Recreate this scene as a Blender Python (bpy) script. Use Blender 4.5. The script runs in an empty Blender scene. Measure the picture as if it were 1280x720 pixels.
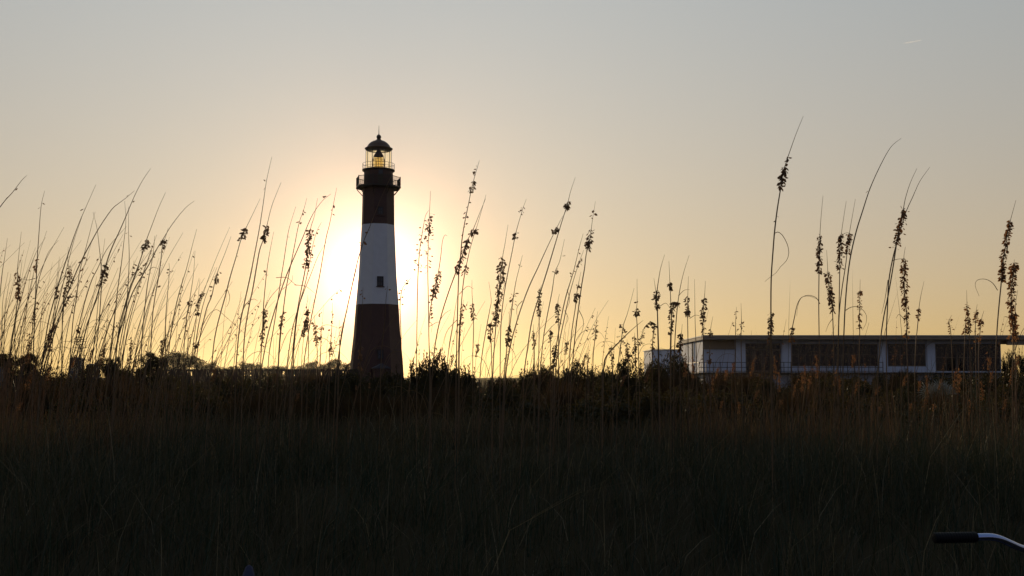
import bpy, math, random
import numpy as np
from mathutils import Vector, Matrix
R = math.radians
rnd = random.Random(7)
rng = np.random.default_rng(11)
sc = bpy.context.scene
col = sc.collection

# ------------------------------------------------------------------ camera
F = 1372.0
PITCH = R(4.63)
CAMZ = 1.55
cam = bpy.data.cameras.new('camera'); co = bpy.data.objects.new('camera', cam); col.objects.link(co)
cam.sensor_width = 36; cam.lens = F / 1280 * 36; cam.clip_start = 0.05; cam.clip_end = 90000
co.location = (0, 0, CAMZ); co.rotation_euler = (R(90) + PITCH, 0, 0)
sc.camera = co

def at(px, py, Y):
    """world point seen at a pixel of the 1280x720 photograph, Y metres ahead"""
    u = (px - 640) / F; v = (360 - py) / F
    d = Vector((u, math.cos(PITCH) - v * math.sin(PITCH), math.sin(PITCH) + v * math.cos(PITCH)))
    p = d * (Y / d.y); p.z += CAMZ
    return p

SUN_AZ, SUN_EL = R(-7.17), R(5.21)
SUN = Vector((math.sin(SUN_AZ) * math.cos(SUN_EL), math.cos(SUN_AZ) * math.cos(SUN_EL), math.sin(SUN_EL)))

# ------------------------------------------------------------------ materials
def mat(name, color, rough=0.8, metal=0.0, noise=0.25, nscale=4.0, bump=0.0, spec=0.3):
    m = bpy.data.materials.new(name); m.use_nodes = True
    nt = m.node_tree; b = nt.nodes['Principled BSDF']
    b.inputs['Roughness'].default_value = rough; b.inputs['Metallic'].default_value = metal
    b.inputs['Specular IOR Level'].default_value = spec
    tc = nt.nodes.new('ShaderNodeTexCoord'); nz = nt.nodes.new('ShaderNodeTexNoise')
    nz.inputs['Scale'].default_value = nscale; nz.inputs['Detail'].default_value = 6
    nt.links.new(tc.outputs['Object'], nz.inputs['Vector'])
    mx = nt.nodes.new('ShaderNodeMix'); mx.data_type = 'RGBA'
    c = Vector(color[:3])
    mx.inputs[6].default_value = (*(c * (1 - noise)), 1); mx.inputs[7].default_value = (*(c * (1 + noise)), 1)
    nt.links.new(nz.outputs['Fac'], mx.inputs[0]); nt.links.new(mx.outputs[2], b.inputs['Base Color'])
    if bump:
        bp = nt.nodes.new('ShaderNodeBump'); bp.inputs['Strength'].default_value = bump
        nt.links.new(nz.outputs['Fac'], bp.inputs['Height']); nt.links.new(bp.outputs[0], b.inputs['Normal'])
    return m

def leafmat(name, c0, c1, trans=0.4, tcol=(1.5, 1.1, .5), attr=None, gloss=0.06, rough=.35):
    """plant matter: diffuse + light shining through, a little gloss"""
    m = bpy.data.materials.new(name); m.use_nodes = True
    nt = m.node_tree; nt.nodes.clear(); N = nt.nodes.new; Lk = nt.links.new
    out = N('ShaderNodeOutputMaterial')
    if attr:
        src = N('ShaderNodeAttribute'); src.attribute_name = attr; csock = src.outputs['Color']
    else:
        oi = N('ShaderNodeObjectInfo'); nz = N('ShaderNodeTexNoise'); tc = N('ShaderNodeTexCoord')
        nz.inputs['Scale'].default_value = 9; Lk(tc.outputs['Object'], nz.inputs['Vector'])
        ad = N('ShaderNodeMath'); ad.operation = 'MULTIPLY_ADD'; ad.inputs[1].default_value = .5
        Lk(oi.outputs['Random'], ad.inputs[0])
        sb = N('ShaderNodeMath'); sb.operation = 'MULTIPLY'; sb.inputs[1].default_value = .5
        Lk(nz.outputs['Fac'], sb.inputs[0]); Lk(sb.outputs[0], ad.inputs[2])
        mx = N('ShaderNodeMix'); mx.data_type = 'RGBA'
        mx.inputs[6].default_value = (*c0, 1); mx.inputs[7].default_value = (*c1, 1)
        Lk(ad.outputs[0], mx.inputs[0]); csock = mx.outputs[2]
    df = N('ShaderNodeBsdfDiffuse'); tr = N('ShaderNodeBsdfTranslucent'); gl = N('ShaderNodeBsdfGlossy')
    gl.inputs['Roughness'].default_value = rough
    Lk(csock, df.inputs['Color'])
    ml = N('ShaderNodeMix'); ml.data_type = 'RGBA'; ml.blend_type = 'MULTIPLY'; ml.inputs[0].default_value = 1
    ml.inputs[7].default_value = (*tcol, 1); Lk(csock, ml.inputs[6]); Lk(ml.outputs[2], tr.inputs['Color'])
    m1 = N('ShaderNodeMixShader'); m1.inputs[0].default_value = trans
    Lk(df.outputs[0], m1.inputs[1]); Lk(tr.outputs[0], m1.inputs[2])
    m2 = N('ShaderNodeMixShader'); m2.inputs[0].default_value = gloss
    gl.inputs['Color'].default_value = (.5, .5, .5, 1)
    Lk(m1.outputs[0], m2.inputs[1]); Lk(gl.outputs[0], m2.inputs[2])
    Lk(m2.outputs[0], out.inputs['Surface'])
    return m

def glassmat(name, color, tint=(.9, .9, .88), refl=.03, rough=.02):
    m = bpy.data.materials.new(name); m.use_nodes = True
    nt = m.node_tree; nt.nodes.clear(); N = nt.nodes.new; Lk = nt.links.new
    out = N('ShaderNodeOutputMaterial'); t = N('ShaderNodeBsdfTransparent'); g = N('ShaderNodeBsdfGlossy')
    t.inputs['Color'].default_value = (*tint, 1); g.inputs['Roughness'].default_value = rough
    g.inputs['Color'].default_value = (*color, 1)
    mx = N('ShaderNodeMixShader'); mx.inputs[0].default_value = refl
    Lk(t.outputs[0], mx.inputs[1]); Lk(g.outputs[0], mx.inputs[2]); Lk(mx.outputs[0], out.inputs['Surface'])
    return m

M_BLACK = mat('black_paint', (.050, .019, .017), .6, noise=.35, nscale=1.2, bump=.05)
M_WHITE = mat('white_paint', (.54, .53, .56), .7, noise=.10, nscale=1.0, bump=.05)
M_IRON = mat('dark_iron', (.016, .011, .011), .5, noise=.3)
M_DOME = mat('dark_dome_paint', (.045, .016, .014), .5, noise=.3)
M_BRASS = mat('brass', (.45, .26, .08), .35, metal=.9, noise=.2)
M_GLASS = glassmat('lantern_glass', (.8, .8, .8), (1, .975, .86))
M_PANE = mat('dark_window_glass', (.008, .008, .010), .08, noise=.3, spec=.3)
M_BWALL = mat('pale_render', (.45, .50, .61), .8, noise=.12, nscale=.6, bump=.05)
M_BTRIM = mat('pale_trim', (.50, .54, .63), .7, noise=.1)
M_ROOF = mat('tan_fascia', (.22, .17, .13), .8, noise=.2, nscale=.7)
M_EDGE = mat('metal_drip_edge', (.40, .37, .33), .7, metal=.0, noise=.1)
M_WOODD = mat('dark_wood', (.05, .035, .025), .85, noise=.4, nscale=3, bump=.2)
M_FRAME = mat('brown_window_frame', (.11, .085, .07), .7, noise=.2)
M_HOUSE = mat('grey_siding', (.06, .06, .075), .85, noise=.2, nscale=1)
M_HROOF = mat('dark_shingles', (.035, .03, .032), .9, noise=.3, nscale=3, bump=.2)
M_RUBBER = mat('black_rubber', (.003, .003, .005), .6, spec=.12, noise=.3, nscale=60, bump=.15)
M_CHROME = mat('chrome', (.26, .33, .58), .18, metal=1.0, noise=.05, nscale=20)  # blue of the reflected sky is tinted into the metal's base colour
M_BIKE = mat('dark_blue_frame_paint', (.02, .03, .08), .3, noise=.1, spec=.5)
M_POST = mat('weathered_post', (.030, .033, .065), .9, noise=.5, nscale=30, bump=.3)
M_BARK = mat('bark', (.05, .035, .025), .95, noise=.4, nscale=6, bump=.4)
M_STEM = leafmat('oat_stem', (.15, .105, .065), (.22, .165, .10), .55, (1.3, 1.0, .7), gloss=.04)
M_SEED = leafmat('oat_seed', (.16, .095, .052), (.22, .145, .085), .55, (1.4, 1.0, .6), gloss=.03)
M_DRY = leafmat('dry_leaf', (.14, .09, .04), (.20, .14, .065), .45, (1.4, 1.1, .6), gloss=.04)
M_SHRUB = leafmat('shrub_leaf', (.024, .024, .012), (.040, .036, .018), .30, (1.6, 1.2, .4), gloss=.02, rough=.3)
M_SHRUBB = leafmat('brown_shrub_leaf', (.036, .025, .015), (.055, .037, .020), .30, (1.4, 1.1, .6), gloss=.012, rough=.5)
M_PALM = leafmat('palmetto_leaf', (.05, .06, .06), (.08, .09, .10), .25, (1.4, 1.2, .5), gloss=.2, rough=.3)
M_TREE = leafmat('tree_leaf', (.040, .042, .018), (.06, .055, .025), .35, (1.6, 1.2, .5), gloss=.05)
M_GRASS = leafmat('grass_blade', None, None, .34, (1.15, 1.05, .8), attr='tint', gloss=.02, rough=.4)
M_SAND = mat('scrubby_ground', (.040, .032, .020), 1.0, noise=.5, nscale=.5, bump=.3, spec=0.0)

# ------------------------------------------------------------------ mesh helpers
class MB:
    def __init__(s): s.v = []; s.f = []
    def add(s, vs, fs):
        o = len(s.v); s.v += [tuple(p) for p in vs]; s.f += [tuple(i + o for i in f) for f in fs]
    def box(s, x0, x1, y0, y1, z0, z1):
        s.add([(x0, y0, z0), (x1, y0, z0), (x1, y1, z0), (x0, y1, z0), (x0, y0, z1), (x1, y0, z1), (x1, y1, z1), (x0, y1, z1)],
              [(0, 3, 2, 1), (4, 5, 6, 7), (0, 1, 5, 4), (1, 2, 6, 5), (2, 3, 7, 6), (3, 0, 4, 7)])
    def tube(s, pts, rad, n=6, cap=True):
        pts = [Vector(p) for p in pts]; k = len(pts)
        rad = rad if hasattr(rad, '__len__') else [rad] * k
        ref = None; vs = []
        for i, p in enumerate(pts):
            t = (pts[min(i + 1, k - 1)] - pts[max(i - 1, 0)])
            t = t.normalized() if t.length > 1e-9 else Vector((0, 0, 1))
            if ref is None:
                ref = t.cross(Vector((0, 1, 0.01)))
                if ref.length < 1e-3: ref = t.cross(Vector((1, 0, 0)))
            ref = (ref - t * ref.dot(t)).normalized(); b = t.cross(ref)
            for j in range(n):
                a = 2 * math.pi * j / n
                vs.append(p + (ref * math.cos(a) + b * math.sin(a)) * rad[i])
        fs = [(i * n + j, i * n + (j + 1) % n, (i + 1) * n + (j + 1) % n, (i + 1) * n + j) for i in range(k - 1) for j in range(n)]
        if cap: fs += [tuple(range(n - 1, -1, -1)), tuple((k - 1) * n + j for j in range(n))]
        s.add(vs, fs)
    def lathe(s, prof, n, c=(0, 0, 0), ph=0.0, cap=True):
        c = Vector(c); vs = []
        for r, z in prof:
            for j in range(n):
                a = ph + 2 * math.pi * j / n
                vs.append((c.x + r * math.sin(a), c.y - r * math.cos(a), c.z + z))
        k = len(prof)
        fs = [(i * n + j, i * n + (j + 1) % n, (i + 1) * n + (j + 1) % n, (i + 1) * n + j) for i in range(k - 1) for j in range(n)]
        if cap: fs += [tuple(range(n - 1, -1, -1)), tuple((k - 1) * n + j for j in range(n))]
        s.add(vs, fs)
    def strip(s, pts, w, side):
        """flat leaf along pts"""
        pts = [Vector(p) for p in pts]; k = len(pts); vs = []
        for i, p in enumerate(pts):
            t = i / (k - 1); ww = w * (1 - t ** 1.6) * .5 + .0004
            vs += [p + side * ww, p - side * ww]
        s.add(vs, [(2 * i, 2 * i + 1, 2 * i + 3, 2 * i + 2) for i in range(k - 1)])
    def spikelet(s, p, d, nrm, L, w):
        d = d.normalized(); sd = d.cross(nrm)
        if sd.length < 1e-4: sd = d.orthogonal()
        sd.normalize(); up = sd.cross(d) * w * .16
        m0 = p + d * L * .3 + up; m1 = p + d * L * .68 + up
        s.add([p, m0 + sd * w * .5 - up, m0, m0 - sd * w * .5 - up, m1 + sd * w * .4 - up, m1, m1 - sd * w * .4 - up, p + d * L],
              [(0, 1, 2), (0, 2, 3), (1, 4, 5, 2), (2, 5, 6, 3), (4, 7, 5), (5, 7, 6)])
    def build(s, name, m, parent=None, loc=None, smooth=False):
        me = bpy.data.meshes.new(name)
        vs = s.v
        if loc is not None:
            l = Vector(loc); vs = [(a - l.x, b - l.y, c - l.z) for a, b, c in vs]
        me.from_pydata(vs, [], s.f); me.update()
        if smooth: me.polygons.foreach_set('use_smooth', [True] * len(me.polygons))
        me.materials.append(m)
        o = bpy.data.objects.new(name, me); col.objects.link(o)
        if loc is not None and parent is None: o.location = loc
        if parent is not None: o.parent = parent
        return o

def tag(o, label=None, cat=None, group=None, kind=None):
    if label: o['label'] = label
    if cat: o['category'] = cat
    if group: o['group'] = group
    if kind: o['kind'] = kind
    return o
def empty(name, loc, label, cat, group=None):
    o = bpy.data.objects.new(name, None); col.objects.link(o); o.location = loc
    o.empty_display_size = .2
    return tag(o, label, cat, group)
def copy_tree(o, parent=None):
    c = o.copy(); col.objects.link(c)
    if parent is not None: c.parent = parent
    for ch in list(o.children): copy_tree(ch, c)
    return c
def catmull(P, n):
    P = [Vector(p) for p in P]
    if len(P) == 2: return [P[0].lerp(P[1], i / n) for i in range(n + 1)]
    P = [P[0] * 2 - P[1]] + P + [P[-1] * 2 - P[-2]]
    out = []; m = len(P) - 3; per = max(2, n // m)
    for i in range(m):
        a, b, c, d = P[i:i + 4]
        for j in range(per):
            t = j / per
            out.append(.5 * ((2 * b) + (c - a) * t + (2 * a - 5 * b + 4 * c - d) * t * t + (3 * b - a - 3 * c + d) * t ** 3))
    out.append(P[-2]); return out

# ------------------------------------------------------------------ ground
GY = [-60, 3.7, 5.5, 7.5, 10.5, 14.0, 17.5, 19.5, 23.0, 30, 60, 140, 30000]
GZ = [0.0, 0.0, .42, .76, .78, .56, .50, .40, .08, -.18, -.20, -.15, -.15]
def gz(x, y):
    x = np.asarray(x, float); y = np.asarray(y, float)
    z = np.interp(y, GY, GZ)
    w = np.clip((y - 4) / 4, 0, 1) * np.clip((90 - y) / 40, 0, 1)
    z = z + w * (.05 * np.sin(x * .9 + 1.3) * np.sin(y * .7) + .06 * np.sin(x * .31 + y * .17) + .03 * np.sin(2.1 * x - 1.7 * y))
    return z
def g1(x, y): return float(gz(x, y))

def ground():
    rs = np.concatenate([[0.0], np.geomspace(.6, 60, 90), np.geomspace(70, 2300, 34)]); na = 160
    vs = [(0, 0, 0)]; fs = []
    for r in rs[1:]:
        a = np.arange(na) * 2 * math.pi / na
        x = r * np.sin(a); y = r * np.cos(a); z = gz(x, y)
        vs += list(zip(x.tolist(), y.tolist(), z.tolist()))
    for j in range(na): fs.append((0, 1 + (j + 1) % na, 1 + j))
    for i in range(len(rs) - 2):
        o = 1 + i * na
        for j in range(na):
            fs.append((o + j, o + (j + 1) % na, o + na + (j + 1) % na, o + na + j))
    mb = MB(); mb.v = vs; mb.f = fs
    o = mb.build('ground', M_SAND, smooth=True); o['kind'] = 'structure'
ground()

def grass():
    zones = [  # y0 y1 half-width slope, add, count, h0,h1, w, colours
        (4.3, 9.0, .58, 1.0, 32000, .20, .58, .0050, 'green'),
        (9.0, 16.5, .58, 2.0, 42000, .18, .46, .0065, 'mix'),
        (12.5, 20.5, .60, 3.0, 62000, .20, .54, .0085, 'straw'),
        (20.5, 46.0, .60, 4.0, 42000, .30, .80, .017, 'mix'),
        (46.0, 125.0, .60, 8.0, 30000, .35, .85, .040, 'mix'),
        (10.0, 17.0, .46, .6, 2000, .55, 1.45, .0075, 'rust'), (9.0, 14.0, .46, .4, 480, .5, 1.5, .0065, 'rust')]
    X = []; Y = []; H = []; W = []; C = []; B = []
    pal = {'green': [(.020, .034, .023), (.037, .042, .026), (.078, .064, .041)],
           'mix': [(.026, .034, .021), (.046, .040, .025), (.066, .050, .030)],
           'rust': [(.050, .034, .024), (.085, .055, .034), (.030, .024, .018)],
           'straw': [(.10, .075, .042), (.13, .097, .055), (.055, .046, .028)]}
    for y0, y1, sl, ad, n, h0, h1, w, pk in zones:
        y = np.sqrt(rng.uniform(y0 ** 2, y1 ** 2, n)); x = rng.uniform(-1, 1, n) * (y * sl + ad)
        # tufts: pull towards tuft centres
        nt = n // 22; ty = np.sqrt(rng.uniform(y0 ** 2, y1 ** 2, nt)); tx = rng.uniform(-1, 1, nt) * (ty * sl + ad)
        k = rng.integers(0, nt, n); tf = rng.random(n) < .72
        sp = (.028 if pk == 'green' else .05) + (.007 if pk == 'green' else .010) * y
        x = np.where(tf, tx[k] + rng.normal(0, 1, n) * sp, x); y = np.where(tf, ty[k] + rng.normal(0, 1, n) * sp, y)
        th = rng.uniform(.25, 1.5, nt)
        h = rng.uniform(h0, h1, n) * np.where(tf, th[k], .75)
        tall = rng.random(n) < .025; h = np.where(tall, h * rng.uniform(1.4, 2.1, n), h)
        p = np.array(pal[pk]); c = p[rng.integers(0, 3, n)] * rng.uniform(.7, 1.35, (n, 1))
        tc = p[rng.integers(0, 3, nt)]; c = np.where(tf[:, None], .45 * c + .55 * tc[k], c)
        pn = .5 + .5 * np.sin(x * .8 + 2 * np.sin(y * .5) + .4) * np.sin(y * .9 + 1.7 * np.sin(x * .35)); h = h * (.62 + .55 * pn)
        if pk == 'rust':
            y = np.sqrt(rng.uniform(y0 ** 2, y1 ** 2, n)); x = (rng.uniform(.13, .52, n) if n > 1000 else rng.uniform(-.52, -.30, n)) * y
            h = (h0 + (h1 - h0) * rng.random(n) ** 1.8) * (.55 + .45 * pn)
        else:
            dead = rng.random(n) < .05; c = np.where(dead[:, None], np.array([.17, .14, .09]) * rng.uniform(.6, 1.2, (n, 1)), c)
        B.append(rng.uniform(.02, .35, n) if pk == 'rust' else rng.uniform(.05, 1.15, n) ** 1.3)
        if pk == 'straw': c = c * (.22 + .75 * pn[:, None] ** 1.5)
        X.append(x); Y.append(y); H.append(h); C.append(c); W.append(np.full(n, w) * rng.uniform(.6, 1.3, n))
    X = np.concatenate(X); Y = np.concatenate(Y); H = np.concatenate(H); W = np.concatenate(W); C = np.concatenate(C); bend = np.concatenate(B)
    keep = (Y > 4.15)
    X, Y, H, W, C, bend = X[keep], Y[keep], H[keep], W[keep], C[keep], bend[keep]
    n = len(X); Z = gz(X, Y) - .02
    az = rng.uniform(0, 2 * math.pi, n); dx, dy = np.cos(az), np.sin(az)
    dx = dx + .25
    fa = rng.uniform(0, 2 * math.pi, n); sx, sy = np.cos(fa), np.sin(fa)
    V = np.zeros((n, 7, 3))
    for i, t in enumerate((0, .42, .78, 1.0)):
        off = bend * H * t * t * .8
        px = X + dx * off; py = Y + dy * off; pz = Z + H * (t - .28 * bend * t * t)
        ww = W * (1, .85, .5, 0)[i] * .5
        if i < 3:
            V[:, 2 * i] = np.stack([px + sx * ww, py + sy * ww, pz], 1)
            V[:, 2 * i + 1] = np.stack([px - sx * ww, py - sy * ww, pz], 1)
        else: V[:, 6] = np.stack([px, py, pz], 1)
    lp = np.array([0, 1, 3, 2, 2, 3, 5, 4, 4, 5, 6]); ls = np.array([0, 4, 8]); lt = np.array([4, 4, 3])
    me = bpy.data.meshes.new('dune_grass')
    me.vertices.add(n * 7); me.vertices.foreach_set('co', V.reshape(-1))
    me.loops.add(n * 11); me.loops.foreach_set('vertex_index', (np.arange(n)[:, None] * 7 + lp).reshape(-1).astype(np.int32))
    me.polygons.add(n * 3)
    me.polygons.foreach_set('loop_start', (np.arange(n)[:, None] * 11 + ls).reshape(-1).astype(np.int32))
    me.polygons.foreach_set('loop_total', np.tile(lt, n).astype(np.int32))
    me.update(calc_edges=True); me.validate()
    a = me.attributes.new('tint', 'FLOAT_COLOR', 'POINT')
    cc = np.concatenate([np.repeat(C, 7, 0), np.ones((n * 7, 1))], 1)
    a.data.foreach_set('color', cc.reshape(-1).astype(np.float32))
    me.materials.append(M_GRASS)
    o = bpy.data.objects.new('dune_grass', me); col.objects.link(o)
    tag(o, 'dark tangled dune grass and straw covering the foreground', 'grass', kind='stuff')
grass()

# ------------------------------------------------------------------ lighthouse
LY = 191.0
S = LY / F
LC = at(470.9, 440, LY); LX = LC.x
FA = R(8.5) + math.atan2(-LX, LY)           # the front facet is turned a little to the right
def lz(py): return at(470.9, py, LY).z
def lighthouse():
    base = g1(LX, LY)
    root = empty('lighthouse', (LX, LY, base), 'tall black and white banded brick lighthouse standing against the sunset glow', 'lighthouse')
    ph = FA + R(22.5); pg = ph
    prof = [(479, 35.2), (470, 33.6), (450, 32.2), (420, 29.2), (381.3, 26.6), (345, 23.75), (281.8, 20.5), (243, 19.8), (234, 19.6)]
    Rk = lambda hw: hw * S / .97
    Z = lambda py: (base - .3 if py >= 479 else lz(py)) - base
    def band(sel, m, label):
        mb = MB(); mb.lathe([(Rk(h), Z(p)) for p, h in sel], 8, ph=ph, cap=False)
        o = mb.build('wall', m, root); o['label'] = label
    band(prof[:5], M_BLACK, 'lower black band of the tower')
    band(prof[4:7], M_WHITE, 'white middle band of the tower')
    band(prof[6:], M_BLACK, 'upper black band of the tower')
    # plinth
    mb = MB(); mb.lathe([(Rk(37.5), 0 - .3), (Rk(37.5), .7), (Rk(35.4), .8)], 8, ph=ph); mb.build('plinth', M_BLACK, root)
    n = Vector((math.sin(FA), -math.cos(FA), 0)); t = Vector((math.cos(FA), math.sin(FA), 0))
    def apoth(py):
        ys = [p for p, _ in prof][::-1]; hs = [h for _, h in prof][::-1]
        return Rk(float(np.interp(py, ys, hs))) * math.cos(R(22.5))
    def rect(mb, cpt, w, h, d0, d1):
        vs = [cpt + t * (a * w / 2) + Vector((0, 0, b * h / 2)) + n * dd for dd in (d0, d1) for a, b in ((-1, -1), (1, -1), (1, 1), (-1, 1))]
        mb.add(vs, [(0, 1, 2, 3), (7, 6, 5, 4), (0, 4, 5, 1), (1, 5, 6, 2), (2, 6, 7, 3), (3, 7, 4, 0)])
    for py, w, h in ((353.5, .92, 1.55), (266, .85, 1.25), (443.5, .95, 1.5)):
        c = n * apoth(py + 5) + Vector((0, 0, Z(py)))
        fr = MB()
        for a in (-1, 1): rect(fr, c + t * a * w * .5, .16, h + .16, -.12, .10)
        for a in (-1, 1): rect(fr, c + Vector((0, 0, a * h * .5)), w - .17, .16, -.12, .09)
        rect(fr, c, .07, h - .17, -.10, .05); rect(fr, c, w - .2, .07, -.10, .055)
        win = fr.build('window', M_IRON, root)
        pm = MB(); rect(pm, c, w - .16, h - .16, -.05, .02); pm.build('pane', M_HOUSE, win)
        sm = MB(); rect(sm, c - Vector((0, 0, h * .5 + .15)), w + .5, .12, -.12, .22); sm.build('sill', M_BLACK, win)
    # entrance porch at the foot
    pm = MB(); c = n * (apoth(470) + .8) + Vector((0, 0, 1.4)); rect(pm, c, 2.6, 3.4, -1.4, .9)
    pr = pm.build('porch', M_BLACK, root)
    rm = MB(); a = c + Vector((0, 0, 1.72)); hw = 1.65
    vs = [a + t * s * hw + n * d for d in (-1.4, 1.15) for s in (-1, 1)] + [a + Vector((0, 0, .85)) + n * d for d in (-1.4, 1.15)]
    rm.add(vs, [(0, 1, 4), (3, 2, 5), (0, 4, 5, 2), (1, 3, 5, 4), (0, 2, 3, 1)]); rm.build('porch_roof', M_HOUSE, pr)
    dm = MB(); rect(dm, c - Vector((0, 0, .35)) + n * .9, 1.1, 2.3, 0, .05); dm.build('door', M_WOODD, pr)
    # main gallery
    RG = Rk(28.2)
    mb = MB(); mb.lathe([(RG - .25, Z(236.3)), (RG, Z(235.6)), (RG, Z(233.6))], 8, ph=pg); mb.build('gallery_floor', M_IRON, root)
    def vert(r, k, z): a = pg + k * R(45); return Vector((r * math.sin(a), -r * math.cos(a), z))
    def mid(r, k, f, z): return vert(r, k, z).lerp(vert(r, k + 1, z), f)
    for k in range(8):
        mb = MB(); p0 = vert(RG - .15, k, Z(236.2)); p1 = vert(Rk(20.0), k, Z(244.5)); p2 = vert(Rk(20.0), k, Z(236.2))
        mb.tube(catmull([p0, (p0 + p1) / 2 + (p2 - p0) * .06 + Vector((0, 0, -.06)), p1], 8), .075, 5)
        mb.build('bracket', M_IRON, root)
    rl = MB(); zt, zb, zm = Z(222.6), Z(232.9), Z(227.6)
    for k in range(8):
        rl.tube([vert(RG - .1, k, zb), vert(RG - .1, k, zt + .12)], .075, 5)
        rl.tube([vert(RG - .1, k, zt), vert(RG - .1, k + 1, zt)], .05, 5); rl.tube([vert(RG - .1, k, zm), vert(RG - .1, k + 1, zm)], .03, 4)
        for f in np.linspace(0, 1, 23)[1:-1]: rl.tube([mid(RG - .1, k, f, zb), mid(RG - .1, k, f, zt)], .017, 4)
    rl.build('gallery_railing', M_IRON, root)
    # watch room, upper gallery
    mb = MB(); mb.lathe([(18.5 * S, Z(234)), (18.3 * S, Z(214.2))], 24, cap=False); mb.build('watch_room', M_BLACK, root, smooth=True)
    dm = MB(); c = n * (18.4 * S) + Vector((0, 0, Z(225.0))); rect(dm, c, .9, 1.9, -.1, .05); dm.build('door', M_WOODD, root)
    dm = MB(); c = n * (18.4 * S) + Vector((0, 0, Z(217.5))); rect(dm, c, .7, .8, -.1, .06); dm.build('vent', M_HOUSE, root)
    mb = MB(); mb.lathe([(19.4 * S, Z(214.6)), (20.6 * S, Z(213.9)), (20.6 * S, Z(212.6))], 24); mb.build('lantern_floor', M_IRON, root)
    rl = MB(); rr = 20.1 * S
    ring = lambda r, z, k=24: [(r * math.sin(i * 2 * math.pi / k), -r * math.cos(i * 2 * math.pi / k), z) for i in range(k + 1)]
    rl.tube(ring(rr, Z(205.2)), .032, 4, False); rl.tube(ring(rr, Z(208.8)), .02, 4, False)
    for i in range(16):
        a = i * math.pi / 8; rl.tube([(rr * math.sin(a), -rr * math.cos(a), Z(212.6)), (rr * math.sin(a), -rr * math.cos(a), Z(205.0))], .028, 4)
    rl.build('lantern_railing', M_IRON, root)
    # lantern glass, mullions
    RL = 16.0 * S; fr = MB(); gm = MB(); zb, zt = Z(212.6), Z(187.0)
    for i in range(12):
        a = i * R(30) + R(7); p = Vector((RL * math.sin(a), -RL * math.cos(a), 0))
        a2 = a + R(30); q = Vector((RL * math.sin(a2), -RL * math.cos(a2), 0))
        fr.tube([p + Vector((0, 0, zb)), p + Vector((0, 0, zt))], .045, 5)
        for z in (zb + .08, zt - .1): fr.tube([p + Vector((0, 0, z)), q + Vector((0, 0, z))], .06, 4)
        i1 = p * .985; i2 = q * .985
        gm.add([i1 + Vector((0, 0, zb)), i2 + Vector((0, 0, zb)), i2 + Vector((0, 0, zt)), i1 + Vector((0, 0, zt))], [(0, 1, 2, 3)])
    fr.build('lantern_frame', M_IRON, root); gm.build('lantern_glazing', M_GLASS, root)
    # lens
    lm = glassmat('lens_glass', (.9, .7, .3), (1.0, .94, .74))
    mb = MB(); zs = np.linspace(Z(211.5), Z(193.5), 12)
    for i in range(11):
        z0, z1 = zs[i] + .02, zs[i + 1] - .02; u = (i + .5) / 11
        r = (7.6 - 2.6 * abs(u - .45) ** 1.5 * 2.2) * S
        mb.lathe([(r - .22, z0), (r, (z0 + z1) / 2), (r - .22, z1)], 20)
    ln = mb.build('lens', lm, root)
    fm = MB()
    for i in range(8):
        a = R(22.5) + i * R(45); fm.tube([(7.9 * S * math.sin(a), -7.9 * S * math.cos(a), zs[0]), (8.0 * S * math.sin(a), -8.0 * S * math.cos(a), zs[7]), (5.2 * S * math.sin(a), -5.2 * S * math.cos(a), zs[-1])], .045, 5)
    for z in (zs[0], zs[3], zs[7]): fm.tube(ring(7.95 * S, z), .055, 5, False)
    fm.build('lens_frame', M_BRASS, ln)
    hm = MB(); hm.lathe([(6.6 * S, Z(195.6)), (6.2 * S, Z(194.8)), (2.6 * S, Z(189.0)), (2.4 * S, Z(186.5))], 20); hm.build('lens_hood', M_DOME, ln)
    pm = MB(); pm.lathe([(3.2 * S, Z(212.8)), (2.4 * S, Z(211.6))], 12); pm.build('pedestal', M_IRON, ln)
    # dome
    pr = [(16.2, 187.4), (17.8, 186.3), (17.6, 185.7), (15.6, 185.0), (14.6, 183.4), (13.0, 180.9), (10.6, 178.6), (7.6, 176.8), (4.4, 175.6), (2.9, 174.6), (2.3, 173.4)]
    mb = MB(); mb.lathe([(r * S, Z(y)) for r, y in pr], 24); mb.build('dome', M_DOME, root, smooth=True)
    pr = [(2.3, 174.4)] + [(3.0 * math.sin(a), 171.3 + 3.0 * math.cos(a)) for a in np.linspace(.45, 2.75, 9)] + [(1.0, 168.7), (.5, 167.2)]
    mb = MB(); mb.lathe([(r * S, Z(y)) for r, y in pr], 16); mb.build('vent_ball', M_DOME, root, smooth=True)
    mb = MB(); mb.tube([(0, 0, Z(168)), (0, 0, Z(157))], [.07, .03], 5); mb.build('lightning_rod', M_IRON, root)
lighthouse()

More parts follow.
